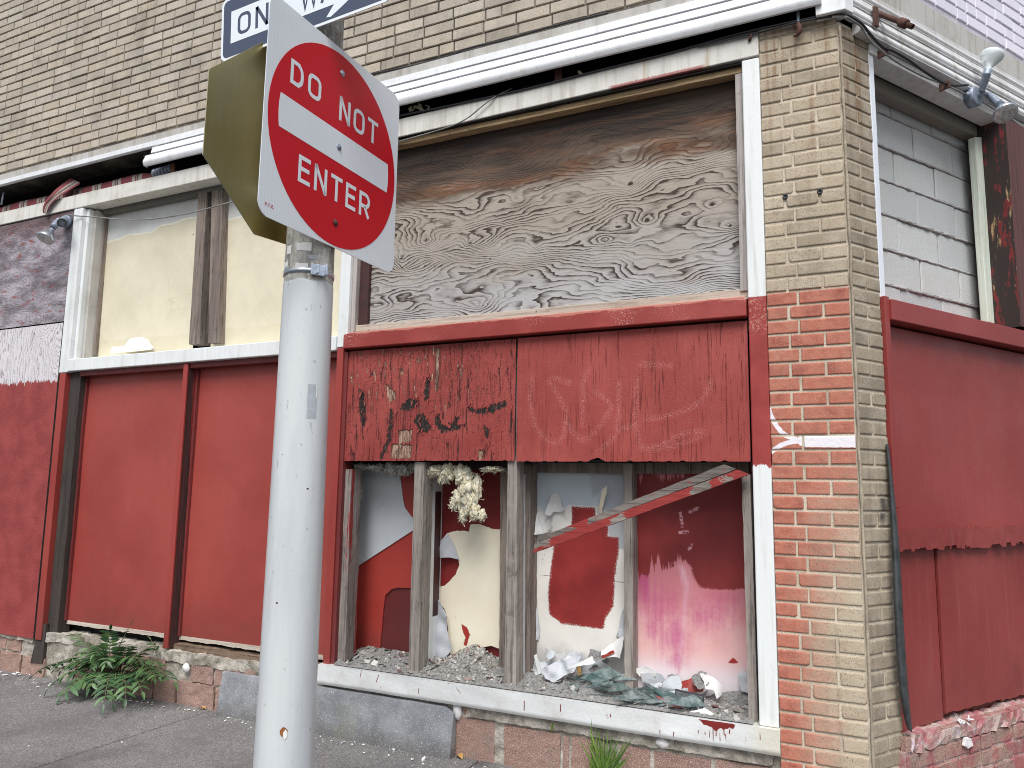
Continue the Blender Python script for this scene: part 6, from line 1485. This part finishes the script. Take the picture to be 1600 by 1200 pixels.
st = thing('stop_sign', 'bare brassy metal back of an octagonal sign on the far side of the pole', 'road sign', (-1.916, -1.537, 2.70))
ss_ = Sign((-1.916, -1.537, 2.70), (-.1786, -.9839, 0), (-.9839, .1786, 0))
rr_ = .381/cos(pi/8); octp = [(rr_*cos(radians(22.5+45*i)), rr_*sin(radians(22.5+45*i))) for i in range(8)]
ss_.plate(octp, .003, 0).build('plate', M['stop_back'], st, bevel=.001)
ss_.plate([(x*.99, y*.99) for x, y in octp], .0045, .0038).build('front_sheeting', M['sign_red'], st)
so_ = ss_.plate(octp, .0038, .0032).build('white_border', M['sign_white'], st)
MB().box(FR, PX-.135, PX-.06, PY-.02, PY+.02, 2.5, 2.545).build('bracket', M['steel'], st, bevel=.002); MB().box(FR, PX-.135, PX-.06, PY-.02, PY+.02, 2.86, 2.905).build('bracket', M['steel'], st, bevel=.002)

YO = PY-.105
a = ray(344.5, 98.5); b = ray(610, 0); p0 = CAM+a*((YO-CAM.y)/a.y); p1 = CAM+b*((YO-CAM.y)/b.y)
rl = atan2(p1.z-p0.z, p1.x-p0.x); wv_ = (p1-p0).length+.004; hv = wv_/3.0
hd = Vector((cos(rl), 0, sin(rl))); kd = Vector((-sin(rl), 0, cos(rl))); cO = p0+hd*(wv_/2)+kd*(hv/2)
ow = thing('one_way_sign', 'slate blue sign with a white arrow reading ONE WAY at the top of the pole', 'road sign', cO)
so2 = Sign(cO, (1, 0, 0), (0, -1, 0), rl)
so2.plate(rrect(wv_, hv, .03), 0, -.003).build('plate', M['sign_white'], ow, bevel=.0006)
so2.plate(rrect(wv_-.024, hv-.024, .022), .0009, .0004).build('dark_field', M['sign_black'], ow)
ax = -wv_/2+.052; hx = wv_/2-.035; th_ = hv*.255
ARW = [(ax, -th_), (hx-.21, -th_), (hx-.245, -hv*.41), (hx-.225, -hv*.425), (hx, 0), (hx-.225, hv*.425), (hx-.245, hv*.41), (hx-.21, th_), (ax, th_)]
so2.plate(ARW, .0016, .0011).build('white_arrow', M['sign_white'], ow)
so2.text('ONE', ax+.035, -hv*.17, hv*.34, .0018, {'O': .74, 'N': .72, 'E': .60}, .26, .15, None).build('lettering', M['sign_black'], ow, fix=False)
so2.text('WAY', ax+.345, -hv*.17, hv*.34, .0018, {'W': .92, 'A': .84, 'Y': .78}, .10, .15, None).build('lettering', M['sign_black'], ow, fix=False)
MB().box(FR, PX-.03, PX+.03, YO+.004, PY-.07, cO.z-.02, cO.z+.02).build('bracket', M['steel'], ow, bevel=.002)

# ------------------------------------------------------------------ pavement edge
# leaning stone kerb along the base
ks = thing('stone_kerb', 'long blue grey stone kerb leaning against the base left of the brick blocks', 'kerb stone', (-3.0, -.03, 0))
SL0, SL1 = FR.at(340, 1100, -.04)[0], FR.at(706, 1150, -.03)[0]
prof = [(-.045, -.02), (-.05, .0), (-.022, .225), (-.018, .250), (.0, .252), (.012, .24), (.012, -.02)]
kbm = MB(); nseg = 30; n = len(prof)
for i in range(nseg+1):
    s = SL0+(SL1-SL0)*i/nseg
    for v, z in prof: kbm.v.append(FR.w(s, v+.003*mn.noise((s*6, z*9, 2)), z+(.003*mn.noise((s*5, v*9, 6)) if z > .1 else 0)-(.03*max(0, (s-SL1+.03)/.03)**2 if z > .2 else 0)))
kbm.f = [(i*n+j, (i+1)*n+j, (i+1)*n+(j+1) % n, i*n+(j+1) % n) for i in range(nseg) for j in range(n)]+[tuple(range(n)), tuple(nseg*n+j for j in range(n-1, -1, -1))]; kbm.sm = [False]*len(kbm.f)
kbm.build('stone', M['slab'], ks, bevel=.003)
# dab of filler on the left base
a = FR.at(289, 1044, -.01); mb = MB().lathe(FR.w(a[0], .0, a[1]), (0, -1, 0), [(0, .03), (.01, .026), (.016, .012), (.018, .001)], 16); tag(mb.build('filler_dab', M['white_blob']), 'round white dab on the pale mortar beside the weed', 'filler dab')

# ailanthus-like weed: compound fronds
wd = thing('weed_plant', 'bushy green weed with long feathered leaves growing at the foot of the red panels', 'plant', (on_ground(160, 1075).x, -.06, 0))
r = random.Random(17); lf = MB(); sm_ = MB()
def leaflet(base, d, up, L, w):
    side = d.cross(up).normalized(); pts = []
    for t, k in ((0, .05), (.2, .75), (.42, 1), (.7, .72), (1, .02)):
        c = base+d*(L*t)-up*(L*.22*t*t); pts.append((c-side*w*k+up*w*.28*k, c, c+side*w*k+up*w*.28*k))
    vs = [q for tr in pts for q in tr]; fs = [(i*3+j, i*3+j+1, (i+1)*3+j+1, (i+1)*3+j) for i in range(4) for j in range(2)]; lf.add(vs, fs, True)
def frond(p0, p1, lift, n, L):
    p0, p1 = Vector(p0), Vector(p1); c = (p0+p1)/2+Vector((0, 0, lift)); path = [p0*(1-t)**2+c*2*t*(1-t)+p1*t*t for t in [i/12 for i in range(13)]]
    sm_.tube(path, [.0045-.003*i/12 for i in range(13)], 6)
    for i in range(n):
        t = .25+.75*(i+1)/n; p = p0*(1-t)**2+c*2*t*(1-t)+p1*t*t; d = ((c-p0)*(1-t)+(p1-c)*t).normalized(); up = Vector((0, 0, 1)); sd = d.cross(up).normalized(); up2 = sd.cross(d)
        for s in ((-1, 1) if i < n-1 else (0,)):
            dd = (d*(.45 if s else 1)+sd*s*.9+Vector((r.gauss(0, .12), r.gauss(0, .12), r.gauss(-.12, .15)))).normalized(); k = L*(.75+.35*sin(pi*min(1, t)))*r.uniform(.8, 1.1)
            leaflet(p, dd, up2, k, k*.17)
FRD = [((165, 1055, -.05), (112, 990, -.05), .10, 9, .07), ((170, 1055, -.05), (172, 985, -.10), .08, 10, .075), ((165, 1060, -.05), (52, 1055, -.15), .22, 9, .085), ((160, 1065, -.06), (76, 1075, -.30), .20, 8, .10), ((160, 1065, -.08), (96, 1090, -.35), .16, 7, .10),
       ((175, 1065, -.06), (162, 1100, -.42), .20, 8, .09), ((180, 1062, -.06), (178, 1098, -.30), .22, 9, .075), ((185, 1060, -.05), (272, 1065, -.12), .18, 9, .09), ((185, 1055, -.05), (236, 1010, -.06), .05, 8, .07), ((190, 1055, -.05), (250, 1038, -.08), .10, 8, .07),
       ((178, 1060, -.06), (130, 1032, -.15), .14, 9, .09), ((178, 1060, -.06), (208, 1030, -.15), .12, 9, .09), ((172, 1060, -.06), (140, 1075, -.25), .16, 8, .09), ((182, 1062, -.06), (222, 1080, -.25), .16, 8, .085), ((170, 1058, -.05), (120, 1050, -.12), .18, 9, .085), ((185, 1060, -.05), (200, 1010, -.12), .10, 9, .08),
       ((168, 1058, -.05), (95, 1035, -.10), .16, 9, .08), ((176, 1060, -.06), (150, 1010, -.12), .10, 9, .085), ((186, 1060, -.05), (240, 1055, -.18), .18, 8, .09), ((174, 1062, -.06), (110, 1080, -.22), .18, 8, .09), ((250, 1035, -.04), (236, 1000, -.05), .03, 3, .05), ((160, 1060, -.05), (206, 972, -.03), .02, 4, .035), ((190, 1062, -.05), (196, 1092, -.34), .18, 8, .085)]
for k in range(16):
    FRD.append(((r.uniform(160, 190), r.uniform(1052, 1064), -.05), (r.uniform(85, 255), r.uniform(1020, 1085), -r.uniform(.06, .28)), r.uniform(.08, .2), r.randint(6, 9), r.uniform(.06, .095)))
for (ax_, ay_, av), (bx_, by_, bv), lf_, n_, L_ in FRD:
    a, b = FR.at(ax_, ay_, av), FR.at(bx_, by_, bv); frond(FR.w(a[0], av, max(.0, a[1]-.02)), FR.w(b[0], bv, max(.03, b[1])), lf_, n_, L_)
lf.build('foliage', M['leaf'], wd, fix=False); sm_.build('stem', M['stem'], wd, fix=False)
# grass tuft below the sill
gt = thing('grass_tuft', 'tuft of tall green grass growing from the base under the white sill', 'grass', (FR.at(945, 1195, -.01)[0], -.01, .05))
r = random.Random(23); gm = MB(); ga = FR.at(945, 1198, -.01)
def blade(p, tip, w):
    p, tip = Vector(p), Vector(tip); c = p.lerp(tip, .5)+Vector((0, -.01, .03)); n = 7; sd = Vector((1, .3*r.gauss(0, 1), 0)).normalized(); vs = []
    for i in range(n+1):
        t = i/n; q = p*(1-t)**2+c*2*t*(1-t)+tip*t*t; ww = w*(1-t**2)*(.5+.5*min(1, t*4))+.0004; vs += [q-sd*ww, q+sd*ww]
    gm.add(vs, [(2*i, 2*i+1, 2*i+3, 2*i+2) for i in range(n)], True)
for k in range(46):
    x, y = r.gauss(945, 20), r.uniform(1136, 1192); b = FR.at(x, y, -.04); blade(FR.w(ga[0]+r.gauss(0, .025), r.uniform(-.02, .0), -.01), FR.w(b[0], -.03-r.random()*.05, b[1]), r.uniform(.003, .0065))
for tx, ty in ((925, 1122), (931, 1130), (922, 1138), (936, 1140), (958, 1144), (992, 1150), (990, 1178), (903, 1152), (968, 1166), (984, 1182)):
    b = FR.at(tx, ty, -.05); blade(FR.w(ga[0]+r.gauss(0, .02), -.01, 0), FR.w(b[0], -.06, b[1]), .008)
gm.build('blade', M['grass'], gt, fix=False)
gm = MB(); b0, b1 = FR.at(862, 1136, .0), FR.at(868, 1128, -.02); blade(FR.w(b0[0], .0, b0[1]-.02), FR.w(b1[0], -.03, b1[1]), .006)
tag(gm.build('grass_sprout', M['grass'], None, fix=False), 'single short grass blade poking from the base left of the grass tuft', 'grass')

# litter: dry leaves, flakes and grit along the wall
def leaf_at(px, py, rot, L, label):
    p = on_ground(px, py, .006); mb = MB(); d = Vector((cos(rot), sin(rot), .1)); sd = Vector((-sin(rot), cos(rot), 0)); vs = []
    for t, k in ((0, .05), (.25, .7), (.5, 1), (.8, .6), (1, .03)):
        q = p+d*L*(t-.5)+Vector((0, 0, .006*sin(pi*t))); vs += [q-sd*L*.3*k+Vector((0, 0, .010*k)), q, q+sd*L*.3*k+Vector((0, 0, .010*k))]
    mb.add(vs, [(i*3+j, i*3+j+1, (i+1)*3+j+1, (i+1)*3+j) for i in range(4) for j in range(2)], True)
    o = mb.build('dry_leaf', M['dry_leaf'], None, fix=False); tag(o, label, 'leaf', 'dry leaves along the wall foot')
leaf_at(316, 1108, .4, .05, 'dry tan leaf at the end of the pavement joint'); leaf_at(328, 1106, 1.2, .05, 'dry tan leaf just right of the one on the pavement joint')
leaf_at(146, 1088, .2, .05, 'dry orange leaf lying under the weed'); leaf_at(276, 1095, 2.0, .05, 'dry brown leaf right of the weed'); leaf_at(242, 1085, 2.6, .06, 'crumpled dry leaf under the right fronds of the weed'); leaf_at(718, 1183, 2.6, .06, 'dry brown leaf at the end of the stone kerb')
lt2 = MB(); r = random.Random(44)
def flake(p, L):
    a = r.uniform(0, 6.3); k = r.randint(4, 6); vs = [p+Vector((cos(a+6.28*i/k)*L*r.uniform(.5, 1), sin(a+6.28*i/k)*L*r.uniform(.5, 1), r.uniform(.001, .006))) for i in range(k)]; c = p+Vector((0, 0, .007)); lt2.add(vs+[c], [(i, (i+1) % k, k) for i in range(k)])
for k in range(90):
    x = r.uniform(-6.2, -1.4); flake(Vector((x, -abs(r.gauss(0, .06))-.055, .001)), r.uniform(.004, .014))
for k in range(26): p = on_ground(r.uniform(0, 50), r.uniform(1038, 1056), .002); flake(p, r.uniform(.008, .03))
o = lt2.build('paint_flakes', M['white_scrap'], None, fix=False); tag(o, 'white paint flakes scattered on the pavement along the wall foot', 'litter', None, 'stuff')
gr = MB()
for k in range(900):
    p = Vector((r.uniform(-6.5, -1.0), -abs(r.gauss(0, .10))-.045, .002)) if k < 600 else Vector((r.uniform(-5.5, -1.0), r.uniform(-1.6, -.05), .001)); crumb(gr, p, r.choice((.002, .003, .003, .005, .007)), r)
o = gr.build('grit', M['rubble']); tag(o, 'loose grit and pebbles gathered along the wall foot', 'litter', None, 'stuff')
pb_ = MB(); p = on_ground(661, 1186, .008); crumb(pb_, p, .02, random.Random(1)); o = pb_.build('pebble', M['white_blob'], None, bevel=.004); tag(o, 'pale pebble on the pavement before the stone kerb', 'pebble')

# ------------------------------------------------------------------ light, sky, camera
w = bpy.data.worlds.new('World'); scene.world = w; w.use_nodes = True
nt_ = w.node_tree; bg = nt_.nodes['Background']; sky = nt_.nodes.new('ShaderNodeTexSky'); sky.sky_type = 'NISHITA'; sky.sun_disc = False
SUN_EL, SUN_AZ = radians(54), radians(162)       # compass angle of the sun seen from the corner (0 = +y, clockwise)
sky.sun_elevation = SUN_EL; sky.sun_rotation = SUN_AZ; sky.air_density = 1.0; sky.dust_density = 2.5
hs_ = nt_.nodes.new('ShaderNodeHueSaturation'); hs_.inputs['Saturation'].default_value = .42
nt_.links.new(sky.outputs[0], hs_.inputs['Color']); nt_.links.new(hs_.outputs[0], bg.inputs[0]); bg.inputs[1].default_value = .072
sl = bpy.data.lights.new('sun', 'SUN'); sl.energy = 1.75; sl.angle = radians(34); sl.color = (1, .985, .965)
so3 = bpy.data.objects.new('sun', sl); COL.objects.link(so3); sdir = Vector((sin(SUN_AZ)*cos(SUN_EL), cos(SUN_AZ)*cos(SUN_EL), sin(SUN_EL))); so3.rotation_euler = sdir.to_track_quat('Z', 'Y').to_euler(); so3.location = sdir*20
cd = bpy.data.cameras.new('camera'); co_ = bpy.data.objects.new('camera', cd); COL.objects.link(co_); scene.camera = co_
cd.sensor_fit = 'HORIZONTAL'; cd.sensor_width = 36; cd.lens = FOC/1600*36; cd.clip_start = .05; cd.clip_end = 600
mx = Matrix((AX_R, AX_U, -AX_F)).transposed().to_4x4(); mx.translation = CAM; co_.matrix_world = mx
scene.view_settings.view_transform = 'Standard'; scene.view_settings.look = 'None'; scene.view_settings.gamma = 1; scene.view_settings.exposure = .94
cy = scene.cycles; cy.use_denoising = True; cy.denoiser = 'OPENIMAGEDENOISE'; cy.denoising_input_passes = 'RGB_ALBEDO_NORMAL'; cy.denoising_prefilter = 'NONE'; cy.max_bounces = 5; cy.diffuse_bounces = 3; cy.glossy_bounces = 3; cy.pixel_filter_type = 'BLACKMAN_HARRIS'; cy.filter_width = 1.0; cy.use_adaptive_sampling = False
scene.render.resolution_x, scene.render.resolution_y = 1024, 768
